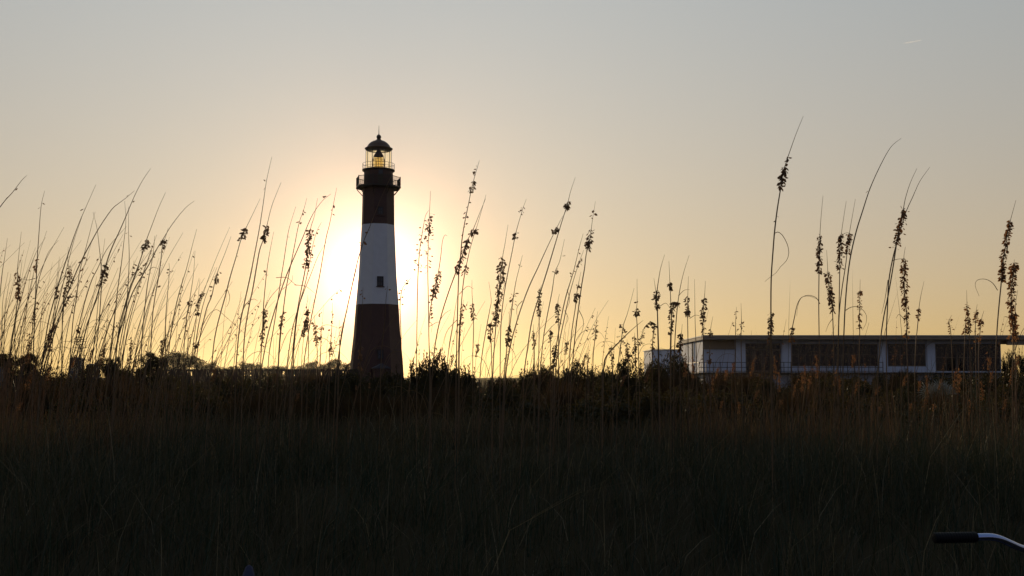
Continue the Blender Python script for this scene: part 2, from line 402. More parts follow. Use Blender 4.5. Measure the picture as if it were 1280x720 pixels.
# ------------------------------------------------------------------ flat-roofed building
def building():
    Y = 120.0
    bx = lambda px: at(px, 450, Y).x
    zz = lambda py, YY=Y: at(900, py, YY).z
    zf = zz(465.5); zr = zz(424.8)
    x0, x1, yb = bx(880), bx(1256), 136.0
    root = empty('flat_roofed_building', ((x0 + x1) / 2, 128, -.2), 'long low pale building with flat tan roof and dark windows behind the grass', 'building')
    L = Vector(root.location)
    def put(mb, name, m, parent=None, label=None):
        o = mb.build(name, m); off = L
        me = o.data
        for v in me.vertices: v.co -= off
        o.parent = parent or root
        if label: o['label'] = label
        return o
    w = MB(); YA, YB = 120.6, 120.9
    for a, b in ((880, 933), (978, 991), (1100, 1112), (1160, 1172)):
        w.box(bx(a), bx(b), YA, YB, zf, zr)
    for a, b in ((991, 1100), (1112, 1160), (1172, 1254)):
        w.box(bx(a), bx(b), YA + .003, YB, zf, zz(458 if a < 1170 else 464.3)); w.box(bx(a), bx(b), YA + .003, YB, zz(429.5), zr)
    w.box(bx(933), bx(978), YA + .003, YB, zz(429), zr)
    w.box(x0, x0 + .3, YB, yb, zf, zr); w.box(x1 - .2, x1, YB, yb, zf, zr); w.box(x0 + .3, x1 - .3, yb - .3, yb, zf, zr)
    put(w, 'wall', M_BWALL)
    s = MB(); s.box(x0 + .05, x1, 120.65, yb - .05, -.6, zf - .12); put(s, 'foundation', M_BWALL)
    f = MB(); f.box(x0 - .8, x1, 118.9, yb - .1, zf - .118, zf - .001); put(f, 'deck', M_WOODD)
    r = MB(); r.box(bx(877), bx(1345), 118.8, yb + .6, zr + .002, zz(420.3, 118.8)); rf = put(r, 'roof', M_ROOF)
    e = MB(); e.box(bx(877) - .06, bx(1345), 118.72, yb + .66, zz(420.3, 118.8) + .003, zz(418.9, 118.8)); put(e, 'drip_edge', M_EDGE, rf)
    # soffit shadow put in as a dark strip under the eaves, and pilasters
    for a, b in ((920, 933), (979, 990), (1101, 1111), (1161, 1171)):
        p = MB(); p.box(bx(a), bx(b), YA - .22, YA - .003, zf, zr - .003); put(p, 'pilaster', M_BTRIM)
    h = MB(); h.box(bx(881), bx(920) - .01, YA - .14, YA - .003, zz(436.5), zr - .003); put(h, 'soffit_shade', M_ROOF)
    # windows
    def window(a, b, t, bot, nx, nz=1):
        fr = MB(); X0, X1, Z0, Z1 = bx(a) + .02, bx(b) - .02, zz(bot) + .01, zz(t) - .01; d = .09
        ys = (YA + .06, YA + .2)
        fr.box(X0, X1, *ys, Z0, Z0 + d); fr.box(X0, X1, *ys, Z1 - d, Z1)
        for i in range(nx + 1):
            xx = X0 + (X1 - X0 - d) * i / nx; fr.box(xx, xx + d, ys[0] + .003, ys[1] - .003, Z0 + d, Z1 - d)
        for j in range(1, nz + 1):
            z = Z0 + (Z1 - Z0) * j / (nz + 1); fr.box(X0 + d, X1 - d, ys[0] + .02, ys[1] - .02, z, z + .06)
        wo = put(fr, 'window', M_FRAME)
        pn = MB(); pn.box(X0 + .02, X1 - .02, YA + .12, YA + .135, Z0 + .02, Z1 - .02); put(pn, 'pane', M_PANE, wo)
        return wo
    for a, b in ((991, 1027), (1027, 1063), (1063, 1100)): window(a, b, 429.5, 458, 4, 1)
    window(1112, 1160, 429.5, 458, 3, 1)
    for a, b in ((1172, 1199), (1199, 1226), (1226, 1254)): window(a, b, 429.5, 464.3, 2, 1)
    window(933, 978, 429, 437, 4, 0)
    dr = MB(); X0, X1 = bx(933), bx(978); z0, z1 = zf, zz(437.2)
    for i in range(4):
        a = X0 + (X1 - X0) * i / 4 + .03; b = X0 + (X1 - X0) * (i + 1) / 4 - .03
        dr.box(a, a + .14, YA + .08, YA + .2, z0, z1); dr.box(b - .14, b, YA + .08, YA + .2, z0, z1)
        dr.box(a + .14, b - .14, YA + .08, YA + .2, z0, z0 + .25); dr.box(a + .14, b - .14, YA + .08, YA + .2, z1 - .14, z1)
    do = put(dr, 'door', M_FRAME, None, 'dark glazed double doors opening on the deck')
    pn = MB(); pn.box(X0 + .05, X1 - .05, YA + .13, YA + .145, z0 + .05, z1 - .02); put(pn, 'pane', M_PANE, do)
    # side wall downpipe
    d = MB(); d.tube([(x0 - .1, 127, zf), (x0 - .1, 127, zr)], .07, 6); put(d, 'downpipe', M_WOODD)
    # railing
    rl = MB(); zt = zz(453, 119); X0, X1 = x0 - .75, bx(1100)
    for z in (zt, zf + .12, (zt + zf) / 2): rl.box(X0, X1, 119.0, 119.05, z - .03, z + .03)
    rl.box(X0, X0 + .05, 119.05, 127, zt - .03, zt + .03)
    n = 26
    for i in range(n + 1):
        x = X0 + (X1 - X0 - .06) * i / n; rl.box(x, x + .06, 118.98, 119.07, zf, zt + .05)
    put(rl, 'deck_railing', M_IRON)
    # roof carried on past the end wall over an open porch
    b = MB(); b.box(x1 + .003, bx(1345), 119.2, 119.5, zz(431.2, 119.2), zr - .002); put(b, 'porch_beam', M_ROOF)
    for px in (1322, 1341):
        p = MB(); p.box(bx(px), bx(px) + .25, 119.25, 119.45, -.4, zz(431.3, 119.2)); put(p, 'porch_post', M_ROOF)
    # lower wing at the back
    Yw = 150.0; wx0, wx1 = at(815, 450, Yw).x, at(852, 450, Yw).x
    a = MB(); a.box(wx0, wx1, Yw, Yw + 9, -.4, zz(437.8, Yw)); an = put(a, 'annex', M_BWALL)
    a = MB(); a.box(wx0 - .15, wx1, Yw - .2, Yw + 9.2, zz(437.8, Yw) + .002, zz(436.6, Yw)); put(a, 'annex_roof', M_EDGE, an)
building()

def small_house(px0, px1, py, Y, depth, roofpx, label, nwin=2):
    a, b = at(px0, py, Y), at(px1, py, Y); g = -.2
    c = ((a.x + b.x) / 2, Y + depth / 2, g)
    root = empty('beach_house', c, label, 'house', None)
    hw = (b.x - a.x) / 2; ze = a.z - g; zr = at(px0, py - roofpx, Y).z - g
    w = MB(); w.box(-hw, hw, -depth / 2, depth / 2, -.3, ze); w.build('wall', M_HOUSE, root)
    r = MB(); o = .3
    r.add([(-hw - o, -depth / 2 - o, ze), (hw + o, -depth / 2 - o, ze), (hw + o, depth / 2 + o, ze), (-hw - o, depth / 2 + o, ze),
           (-hw * .72, 0, max(zr, ze + .12)), (hw * .72, 0, max(zr, ze + .12))],
          [(0, 1, 5, 4), (2, 3, 4, 5), (1, 2, 5), (3, 0, 4), (3, 2, 1, 0)]); r.build('roof', M_HROOF, root)
    for i in range(nwin):
        x = -hw + 2 * hw * (i + .5) / nwin
        f = MB(); f.box(x - .45, x + .45, -depth / 2 - .06, -depth / 2 - .002, ze - 1.9, ze - .6); wo = f.build('window', M_HOUSE, root)
        p = MB(); p.box(x - .37, x + .37, -depth / 2 - .075, -depth / 2 - .062, ze - 1.82, ze - .68); p.build('pane', M_PANE, wo)
small_house(-170, -51, 440.3, 95, 9, 1.5, 'dark house wall cut off by the left edge of the photo', 3)
small_house(87, 98, 449, 210, 3, 2.5, 'small boxy house far behind the grass left of the bushy palms', 2)
small_house(108, 119, 456, 230, 3, 1.5, 'lower of the two far boxy houses, roof only just showing', 2)

# ------------------------------------------------------------------ fence
def fence():
    Y = 100.0; a, b = at(192, 461.5, Y), at(446, 461.5, Y)
    zt = a.z; zb = g1(a.x, Y) + .1
    root = empty('picket_fence', ((a.x + b.x) / 2, Y, zb), 'long dark picket fence along the skyline left of the lighthouse', 'fence')
    hw = (b.x - a.x) / 2; H = zt - zb
    r = MB()
    for z, t in ((H - .10, .10), (H * .70, .09), (.3, .09)): r.box(-hw, hw, -.04, .03, z - t, z + t)
    r.build('rail', M_WOODD, root)
    p = MB(); x = -hw
    while x < hw:
        if rnd.random() > .04:
            w = rnd.uniform(.16, .36); p.box(x, x + w, -.09, -.043, .0, H - rnd.uniform(.10, .16))
            x += w + (rnd.uniform(.06, .15) if rnd.random() < .2 else .012)
        else: x += .12
    p.build('picket_panel', M_WOODD, root)
    n = 10
    for i in range(n + 1):
        x = -hw + 2 * hw * i / n; q = MB(); q.box(x - .09, x + .09, .033, .2, -.4, H + .02); q.build('post', M_WOODD, root)
fence()

# ------------------------------------------------------------------ shrubs, palmetto, trees
def leaf_cloud(mb, r, lobes, n, size, squash=1.0, up=0.0):
    for _ in range(n):
        c, rad = r.choice(lobes)
        d = Vector((r.gauss(0, 1), r.gauss(0, 1), r.gauss(0, 1))).normalized()
        p = Vector(c) + Vector((d.x * rad[0], d.y * rad[1], d.z * rad[2])) * (r.random() ** .35)
        if p.z < 0: p.z = -p.z * .3
        a = Vector((r.gauss(0, 1), r.gauss(0, 1), r.gauss(0, 1) + up)).normalized(); b = a.orthogonal().normalized()
        b = Matrix.Rotation(r.uniform(0, 6.28), 3, a) @ b
        s = size * r.uniform(.55, 1.35)
        mb.add([p, p + a * s * .5 + b * s * .27, p + a * s, p + a * s * .5 - b * s * .27], [(0, 1, 2, 3)])
def shrub_proto(kind, seed):
    r = random.Random(seed)
    root = empty('shrub', (0, 0, 0), 'x', 'shrub')
    fo = MB(); st = MB()
    if kind == 'leafy':
        lobes = []
        for i in range(22):
            a = r.uniform(0, 6.28); q = r.random() ** .6 * .82; h = r.uniform(.12, .80) * (1 - .45 * q)
            k = r.uniform(.16, .34); lobes.append(((q * math.cos(a), q * math.sin(a), h), (k, k, k * r.uniform(.6, .95))))
        leaf_cloud(fo, r, lobes, 9500, .058, up=.4)
        for i in range(26):   # sprigs poking out of the outline
            c, k = r.choice(lobes); d = Vector((r.gauss(0, .5), r.gauss(0, .5), 1)).normalized(); c = Vector(c); L = k[2] + r.uniform(.08, .26)
            st.tube([c, c + d * L], [.006, .003], 3)
            for j in range(9):
                q = c + d * L * (.45 + .06 * j); a = Vector((r.gauss(0, 1), r.gauss(0, 1), .6)).normalized() * .075; b = a.orthogonal().normalized() * .02
                fo.add([q, q + a * .5 + b, q + a, q + a * .5 - b], [(0, 1, 2, 3)])
        for c, k in lobes: st.tube([(c[0] * .12, c[1] * .12, 0), (c[0] * .6, c[1] * .6, c[2] * .55), c], [.03, .018, .007], 5)
    elif kind == 'grassy':
        for i in range(1500):
            a = r.uniform(0, 6.28); q = r.random() ** .5 * .55; L = r.uniform(.45, 1.0) * (1 - .3 * q); o = Vector((math.cos(a), math.sin(a), 0))
            p = o * q; lean = r.uniform(.1, .8) * (.4 + q); sd = Vector((-o.y, o.x, 0)); w = .012
            p1 = p + Vector((0, 0, L * .55)) + o * lean * L * .3; p2 = p + Vector((0, 0, L * (1 - .25 * lean))) + o * lean * L * .8
            fo.add([p + sd * w, p - sd * w, p1 - sd * w * .8, p1 + sd * w * .8, p2], [(0, 1, 2, 3), (3, 2, 4)])
        for i in range(14): a = r.uniform(0, 6.28); st.tube([(0, 0, 0), (.3 * math.cos(a), .3 * math.sin(a), .75)], [.01, .004], 4)
    else:  # spiky rosettes
        for i in range(15):
            a = r.uniform(0, 6.28); q = r.random() ** .6 * .6; c = Vector((q * 1.3 * math.cos(a), q * 1.3 * math.sin(a), r.uniform(.30, .62) * (1 - .35 * q)))
            st.tube([(c.x * .5, c.y * .5, 0), c], [.05, .035], 6)
            for j in range(70):
                d = Vector((r.gauss(0, 1), r.gauss(0, 1), r.gauss(.35, .8))).normalized(); L = r.uniform(.22, .36); sd = d.orthogonal().normalized() * .014
                m = c + d * L * .5
                fo.add([c + sd, c - sd, m - sd, m + sd, c + d * L + Vector((0, 0, -.04))], [(0, 1, 2, 3), (3, 2, 4)])
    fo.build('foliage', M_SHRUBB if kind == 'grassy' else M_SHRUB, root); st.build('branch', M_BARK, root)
    return root
HMAX = {}
PROTO = {'l1': shrub_proto('leafy', 1), 'l2': shrub_proto('leafy', 2), 'l3': shrub_proto('leafy', 3),
         'g1': shrub_proto('grassy', 4), 'g2': shrub_proto('grassy', 5)}
for k_, o_ in PROTO.items():
    zs_ = sorted(v.co.z for v in o_.children[0].data.vertices); HMAX[k_] = zs_[int(len(zs_) * (.985 if k_[0] != 's' else .999))]
used = set()
def shrub(k, px, top, hw, Y, label, group='shrubs on the dunes'):
    p = at(px, top, Y); g = g1(p.x, Y) - .05
    o = PROTO[k] if k not in used else copy_tree(PROTO[k])
    used.add(k)
    o.location = (p.x, Y, g); h = (p.z - g) / HMAX[k]
    w = hw / F * Y; o.scale = (w, max(w * .8, .5), h); o.rotation_euler.z = rnd.uniform(0, 6.28)
    if k[0] == 's': o.scale.x *= 1.1; o.rotation_euler.z = 0.3 + px
    tag(o, label, 'shrub', group)
SH = [
 ('l1', 62, 459, 34, 52, 'low dark bush between the left bushy palm and the small far house'),
 ('l2', 112, 457, 36, 50, 'low dark bush right under the small boxy far house'),
 ('l3', 160, 452, 40, 56, 'rounded leafy bush filling in under the two bushy palms'),
 ('l1', 215, 470, 52, 40, 'wide low bush in front of the left end of the picket fence'),
 ('l2', 300, 473, 48, 42, 'wide low bush in front of the middle of the picket fence'),
 ('l3', 372, 474, 46, 40, 'wide low bush in front of the right end of the picket fence'),
 ('g1', 150, 474, 60, 27, 'brown grassy mound low on the left'),
 ('g2', 50, 476, 60, 25, 'brown grassy mound in the lower left corner of the skyline'),
 ('l2', 424, 481, 42, 25, 'round green bush left of the lighthouse foot'),
 ('l3', 478, 476, 36, 44, 'dark bush right in front of the lighthouse door'),
 ('l1', 543, 441, 32, 52, 'tallest leafy bush just right of the lighthouse, lit through at its top'),
 ('l2', 518, 454, 28, 48, 'shoulder of leaves touching the right edge of the lighthouse foot'),
 ('l3', 568, 454, 32, 50, 'leafy bush sloping down to the gap of open horizon'),
 ('l1', 620, 478, 56, 26, 'big round dark bush below the gap of open horizon'),
 ('l2', 655, 464, 30, 58, 'low bush at the right end of the open horizon gap'),
 ('l3', 680, 450, 24, 62, 'small peaked bush where the skyline starts to rise again'),
 ('l1', 722, 452, 30, 60, 'round bush with a flat top between two peaked bushes'),
 ('l2', 782, 448, 34, 60, 'domed bush whose outline shows against the sky left of the annex'),
 ('l3', 752, 458, 30, 58, 'low bush in the dip left of the domed bush'),
 ('l1', 838, 442, 40, 66, 'dark bush in front of the low annex of the flat roofed building'),
 ('l3', 812, 449, 30, 70, 'bush hiding the left lower corner of the low annex'),
 ('l2', 765, 478, 62, 28, 'wide dark rounded bush low in the middle right'),
 ('l3', 868, 464, 26, 72, 'bush at the left corner of the flat roofed building'),
 ('g1', 898, 471, 48, 44, 'tawny grassy mound below the white wall panel'),
 ('l2', 955, 474, 46, 56, 'bush below the glazed doors of the flat roofed building'),
 ('l1', 1030, 474, 50, 58, 'bush below the first run of windows'),
 ('l3', 1085, 476, 46, 56, 'dark bush below the pilaster in mid facade'),
 ('l2', 1145, 478, 44, 54, 'bush below the single window with the pale sill'),
 ('g2', 1010, 486, 70, 30, 'wide brown grassy mound right of centre'),
 ('l1', 1225, 470, 46, 60, 'bush before the dark windows at the right end of the building'),
 ('l3', 1275, 438, 15, 112, 'right of two bushes seen under the open porch roof at the right edge'),
 ('l1', 1260, 440, 12, 114, 'left of two bushes seen under the open porch roof at the right edge'),
 ('g2', 1180, 492, 70, 28, 'brown grassy mound on the right under the palmetto'),
 ('l2', 1262, 480, 40, 40, 'dark bush at the right edge below the porch'),
]
BELT = []
kk = ['l1', 'l2', 'l3', 'g1', 'l2', 'g2']
for row, (Y0, Y1, t0, t1, n, lab) in enumerate([(22.5, 27, 489, 506, 15, 'low scrubby bush in the nearest dark row behind the grass fringe'),
                                                (31, 42, 479, 490, 17, 'low scrubby bush in the dark middle row below the skyline'),
                                                (62, 85, 465, 471, 24, 'small scrubby bush in the dark far row along the skyline')]):
    for i in range(n):
        px = -60 + 1400 * (i + rnd.uniform(.1, .9)) / n; Y = rnd.uniform(Y0, Y1); t = rnd.uniform(t0, t1)
        if row == 2 and 585 < px < 660: t = 472
        if row == 2 and px > 860: t = rnd.uniform(463.5, 469)
        hw = rnd.uniform(1.3, 2.0) / Y * F * (1.5 if row == 2 else 1)
        SH.append((rnd.choice(kk), px, t, hw, Y, lab, ('nearest row of low scrub', 'middle row of low scrub', 'far row of low scrub')[row]))
for i in range(9):
    SH.append((('l1', 'l2', 'l3')[i % 3], 1005 + 33 * i, rnd.uniform(465, 467.5), 24, rnd.uniform(98, 108), 'foundation bush close under the front of the flat roofed building', 'foundation bushes'))
for i in range(9):
    SH.append((('l1', 'l2', 'l3')[i % 3], 205 + 29 * i, rnd.uniform(467, 469), 20, rnd.uniform(106, 114), 'bush crowding up behind the picket fence', 'bushes behind the picket fence'))
for s in SH: shrub(*s)

def fan_palm(px, top, hw, Y, label):
    r = random.Random(px); c = at(px, top, Y); g = g1(c.x, Y); w = hw / F * Y
    root = empty('fan_palm', (c.x, Y, g), label, 'palm', 'bushy fan palms at left'); H = c.z - g
    for k in range(11):
        q = Vector((w * r.uniform(-.75, .75), r.uniform(-.5, .5) * w, H - w * r.uniform(.45, 1.9))); q.z -= abs(q.x) * .35
        t = MB(); t.tube([(q.x * .5, q.y * .5, -.1), (q.x * .9, q.y, H * .5), q], [.09, .07, .06], 6); t.build('trunk', M_BARK, root)
        cr = MB()
        for j in range(20):
            d = Vector((r.gauss(0, 1), r.gauss(0, .8), r.gauss(.25, .8))).normalized(); e = q + d * w * r.uniform(.18, .34)
            cr.tube([q, e], [.012, .008], 3); s1 = d.cross(Vector((r.gauss(0, .4), 1, .3))).normalized()
            for m in range(11):
                b = (m - 5) / 5 * 1.7; f = d * math.cos(b) + s1 * math.sin(b); L = w * r.uniform(.22, .32); sd = f.cross(d.cross(s1)).normalized() * w * .016
                cr.add([e, e + f * L * .5 + sd, e + f * L + Vector((0, 0, -w * .03)), e + f * L * .5 - sd], [(0, 1, 2, 3)])
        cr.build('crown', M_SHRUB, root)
def palmetto():
    Y = 48; p = at(1188, 492, Y); g = g1(p.x, Y)
    root = empty('palmetto', (p.x, Y, g), 'bluish fan palm with stiff radiating fronds in front of the right hand windows', 'plant')
    r = random.Random(3); H = at(1188, 480, Y).z - g
    for k in range(11):
        a = r.uniform(0, 6.28); d = Vector((math.cos(a), math.sin(a) * .6, r.uniform(.7, 1.5))).normalized(); e = d * H * r.uniform(.75, 1.0)
        fr = MB(); fr.tube([(0, 0, 0), e], [.015, .01], 4)
        s1 = d.cross(Vector((0, 1, .2))).normalized()
        for j in range(15):
            b = (j - 7) / 7 * 1.9; q = d * math.cos(b) + s1 * math.sin(b); L = r.uniform(.45, .62); sd = q.cross(d.cross(s1)).normalized() * .018
            fr.add([e, e + q * L * .5 + sd, e + q * L + Vector((0, 0, -.05)), e + q * L * .5 - sd], [(0, 1, 2, 3)])
        fr.build('frond', M_PALM, root)
palmetto()
fan_palm(24, 432, 24, 46, 'dark bushy palm at the left edge beside the dark house wall')
fan_palm(148, 440, 20, 50, 'left of the two bushy palms crowded by tall stems')
fan_palm(182, 438, 24, 52, 'right of the two bushy palms, next to the broad oak crown')

def oak_proto(seed):
    r = random.Random(seed)
    root = empty('live_oak', (0, 0, 0), 'x', 'tree')
    tr = MB(); cr = MB(); lobes = []
    tr.tube([(0, 0, -.03), (.02, 0, .2), (0, 0, .42)], [.05, .035, .028], 7)
    for i in range(30):
        a = r.uniform(0, 6.28); q = r.random() ** .5 * .85; z = .88 - .34 * q * q + r.uniform(-.22, .03)
        c = (q * math.cos(a), q * math.sin(a), z); k = r.uniform(.14, .26); lobes.append((c, (k, k, k * .45)))
        m = (c[0] * .45, c[1] * .45, .42 + .5 * (z - .42)); tr.tube([(0, 0, r.uniform(.22, .42)), m, c], [.02, .013, .005], 5)
    leaf_cloud(cr, r, lobes, 4200, .06)
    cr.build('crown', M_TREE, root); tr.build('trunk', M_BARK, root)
    return root
OAK = [oak_proto(21), oak_proto(22), oak_proto(23)]
OK = [(218, 437.5, 34, 300, 'broadest round crowned tree, left end of the far tree row'), (262, 449, 20, 310, 'smaller tree against the right flank of the broadest tree'),
      (309, 450.5, 22, 320, 'low domed tree standing alone in the middle of the far tree row'), (352, 456, 22, 340, 'flattest, lowest tree of the far tree row'),
      (283, 459, 12, 330, 'tiny crown filling the gap beside the domed tree'), (393, 449, 17, 320, 'left of the paired domed trees beside the lighthouse'),
      (425, 447, 19, 315, 'right of the paired domed trees, next to the lighthouse'), (372, 455, 14, 335, 'small tree filling in left of the paired domed trees'),
      (330, 457, 14, 330, 'small low tree between the lone domed tree and the flattest tree')]
for i, (px, top, hw, Y, lab) in enumerate(OK):
    o = OAK[i] if i < 3 else copy_tree(OAK[i % 3])
    p = at(px, top, Y); g = g1(p.x, Y); h = p.z - g
    o.location = (p.x, Y, g); hw *= 1.2; o.scale = (hw / F * Y, hw / F * Y * .9, h); o.rotation_euler.z = i * 1.7
    tag(o, lab, 'tree', 'round crowned trees on the far skyline')

def thin_pine():
    Y = 150; p = at(100, 421, Y); g = g1(p.x, Y); H = p.z - g
    root = empty('sparse_pine', (p.x, Y, g), 'thin sparse tree with flat level boughs above the small far house', 'tree')
    r = random.Random(5); t = MB(); t.tube([(0, 0, 0), (.05, 0, H)], [.12, .03], 6); t.build('trunk', M_BARK, root)
    b = MB()
    for z, w in ((.98, .5), (.94, 1.1), (.90, 1.2), (.84, .8), (.78, 1.0), (.72, .7)):
        for s in (-1, 1):
            L = w * r.uniform(.6, 1.1); b.tube([(0, 0, H * z), (s * L, r.uniform(-.3, .3), H * z + .12)], [.04, .015], 4)
            for k in range(16):
                q = Vector((s * L * r.random(), r.uniform(-.2, .2), H * z + .06)); a = Vector((r.gauss(0, 1), r.gauss(0, 1), .5)).normalized() * .2; c = a.orthogonal().normalized() * .03
                b.add([q, q + a * .5 + c, q + a, q + a * .5 - c], [(0, 1, 2, 3)])
    b.build('crown', M_TREE, root)
thin_pine()

# ------------------------------------------------------------------ sea oats
def head_into(mb, stem, y_of, y0, y1, n, spread, px, r, style):
    """spikelets on thin drooping pedicels along the part of the stem between two heights"""
    cand = [i for i, y in enumerate(y_of) if y0 <= y <= y1]
    if not cand: cand = [min(range(len(y_of)), key=lambda i: abs(y_of[i] - (y0 + y1) / 2))]
    lo, hi = cand[0], min(cand[-1] + 1, len(stem) - 1)
    cl = [r.random() for _ in range(max(2, n // 6))]
    if style == 'd': n = int(n * 2.3)
    for k in range(n):
        f = (k + r.random()) / n if style == 's' or r.random() < .7 else r.choice(cl) + r.gauss(0, .06)
        f = min(max(f, 0), 1) * (hi - lo) + lo; i = min(int(f), len(stem) - 2); P = stem[i].lerp(stem[i + 1], f - i)
        t = (stem[max(i - 1, 0)] - stem[i + 1]).normalized()
        a = r.uniform(0, 6.28); lat = Vector((math.cos(a), math.sin(a), 0)); sp = spread * px * r.uniform(.1, .85)
        if style == 'd':
            end = P + lat * sp * .85 + Vector((0, 0, -sp * r.uniform(.0, .7)))
            d = Vector((lat.x * .55, lat.y * .55, -.75)) + Vector((r.gauss(0, .45), r.gauss(0, .45), r.gauss(0, .5)))
        else:
            end = P + lat * sp + Vector((0, 0, sp * r.uniform(-.5, .5)))
            d = lat + Vector((r.gauss(0, .4), r.gauss(0, .4), r.gauss(-.2, .7)))
        mb.tube([P, (P + end) / 2 + t * sp * .25, end], .0005, 3, False)
        L = r.uniform(.016, .031); mb.spikelet(end, d, Vector((r.gauss(0, 1), r.gauss(0, 1), r.gauss(0, 1))), L, L * r.uniform(.45, .66))

def parse(s): return [tuple(float(q) for q in w.split(',')) for w in s.split()]
def oat(label, d, path, heads=(), leaves=(), thick=1.0, group='sea oats along the dune crest'):
    d = 1.5 * d; r = random.Random(label)
    pts = parse(path); px = d / F
    W = [at(x, y, d) for x, y in pts]
    low = W[-1]; prev = W[-2]; sl = (low.x - prev.x) / max(prev.z - low.z, .02)
    gx = low.x; gg = g1(gx, d)
    drop = low.z - gg; gx = low.x + max(-.18, min(.18, sl * drop * .35)); gg = g1(gx, d) - .03
    P = W + [Vector(((low.x * 2 + gx) / 3 , d, low.z - drop * .4)), Vector((gx, d, gg))]
    sway = r.uniform(-.10, .10); zt = P[0].z
    C = catmull(P, 44)
    for p in C: p.y += sway * ((p.z - gg) / (zt - gg)) ** 2
    n = len(C); r0 = .0036 * thick * (d / 8) ** .4; r1 = .0010
    rad = [r1 + (r0 - r1) * min(1, (i / n) * 2.3) for i in range(n)]
    base = C[-1].copy()
    mb = MB(); mb.tube(C, rad, 5)
    o = mb.build('sea_oat', M_STEM, None, loc=base)
    tag(o, label, 'sea oat', group)
    ys = [471 - math.atan2(p.z - CAMZ, p.y) * F if False else 0 for p in C]
    # pixel height of each sample, used only to read the traced head limits
    def py(p):
        q = p - Vector((0, 0, CAMZ)); f = q.y * math.cos(PITCH) + q.z * math.sin(PITCH); v = -q.y * math.sin(PITCH) + q.z * math.cos(PITCH)
        return 360 - v / f * F
    ys = [py(p) for p in C]
    if heads:
        for y0, y1, k, sp, st in heads:
            hm = MB(); head_into(hm, C, ys, y0, y1, k, sp, px, r, st)
            hm.v = [tuple(Vector(v) - base) for v in hm.v]
            hm.build('seed_head' if k > 6 else 'spikelet', M_SEED, o)
    lv = list(leaves)
    for l in lv:
        Q = [at(x, y, d + sway * .3) for x, y in parse(l)]
        Q = [q - base for q in catmull(Q, 18)]; lm = MB(); lm.tube(Q, [.0026 * (1 - .7 * i / len(Q)) for i in range(len(Q))], 5); lm.build('leaf', M_DRY, o)
    # a long arching blade from the lower stem
    for k in range(int(r.random() < .6)):
        h = r.uniform(.35, .9); L = r.uniform(.25, .5); s = r.choice((-1, 1, 1)); q0 = Vector((0, 0, h))
        yy = r.uniform(-.25, .25)
        Q = [q0, q0 + Vector((s * L * .2, yy * .3, L * .55)), q0 + Vector((s * L * .55, yy * .7, L * .62)), q0 + Vector((s * L * .8, yy, L * .25))]
        i = min(range(n), key=lambda i: abs(C[i].z - base.z - h)); off = C[i] - base - q0
        Q = [q + off for q in catmull(Q, 12)]; lm = MB(); lm.tube(Q, [.0022 * (1 - .8 * i / len(Q)) for i in range(len(Q))], 4); lm.build('leaf', M_DRY, o)
    return o
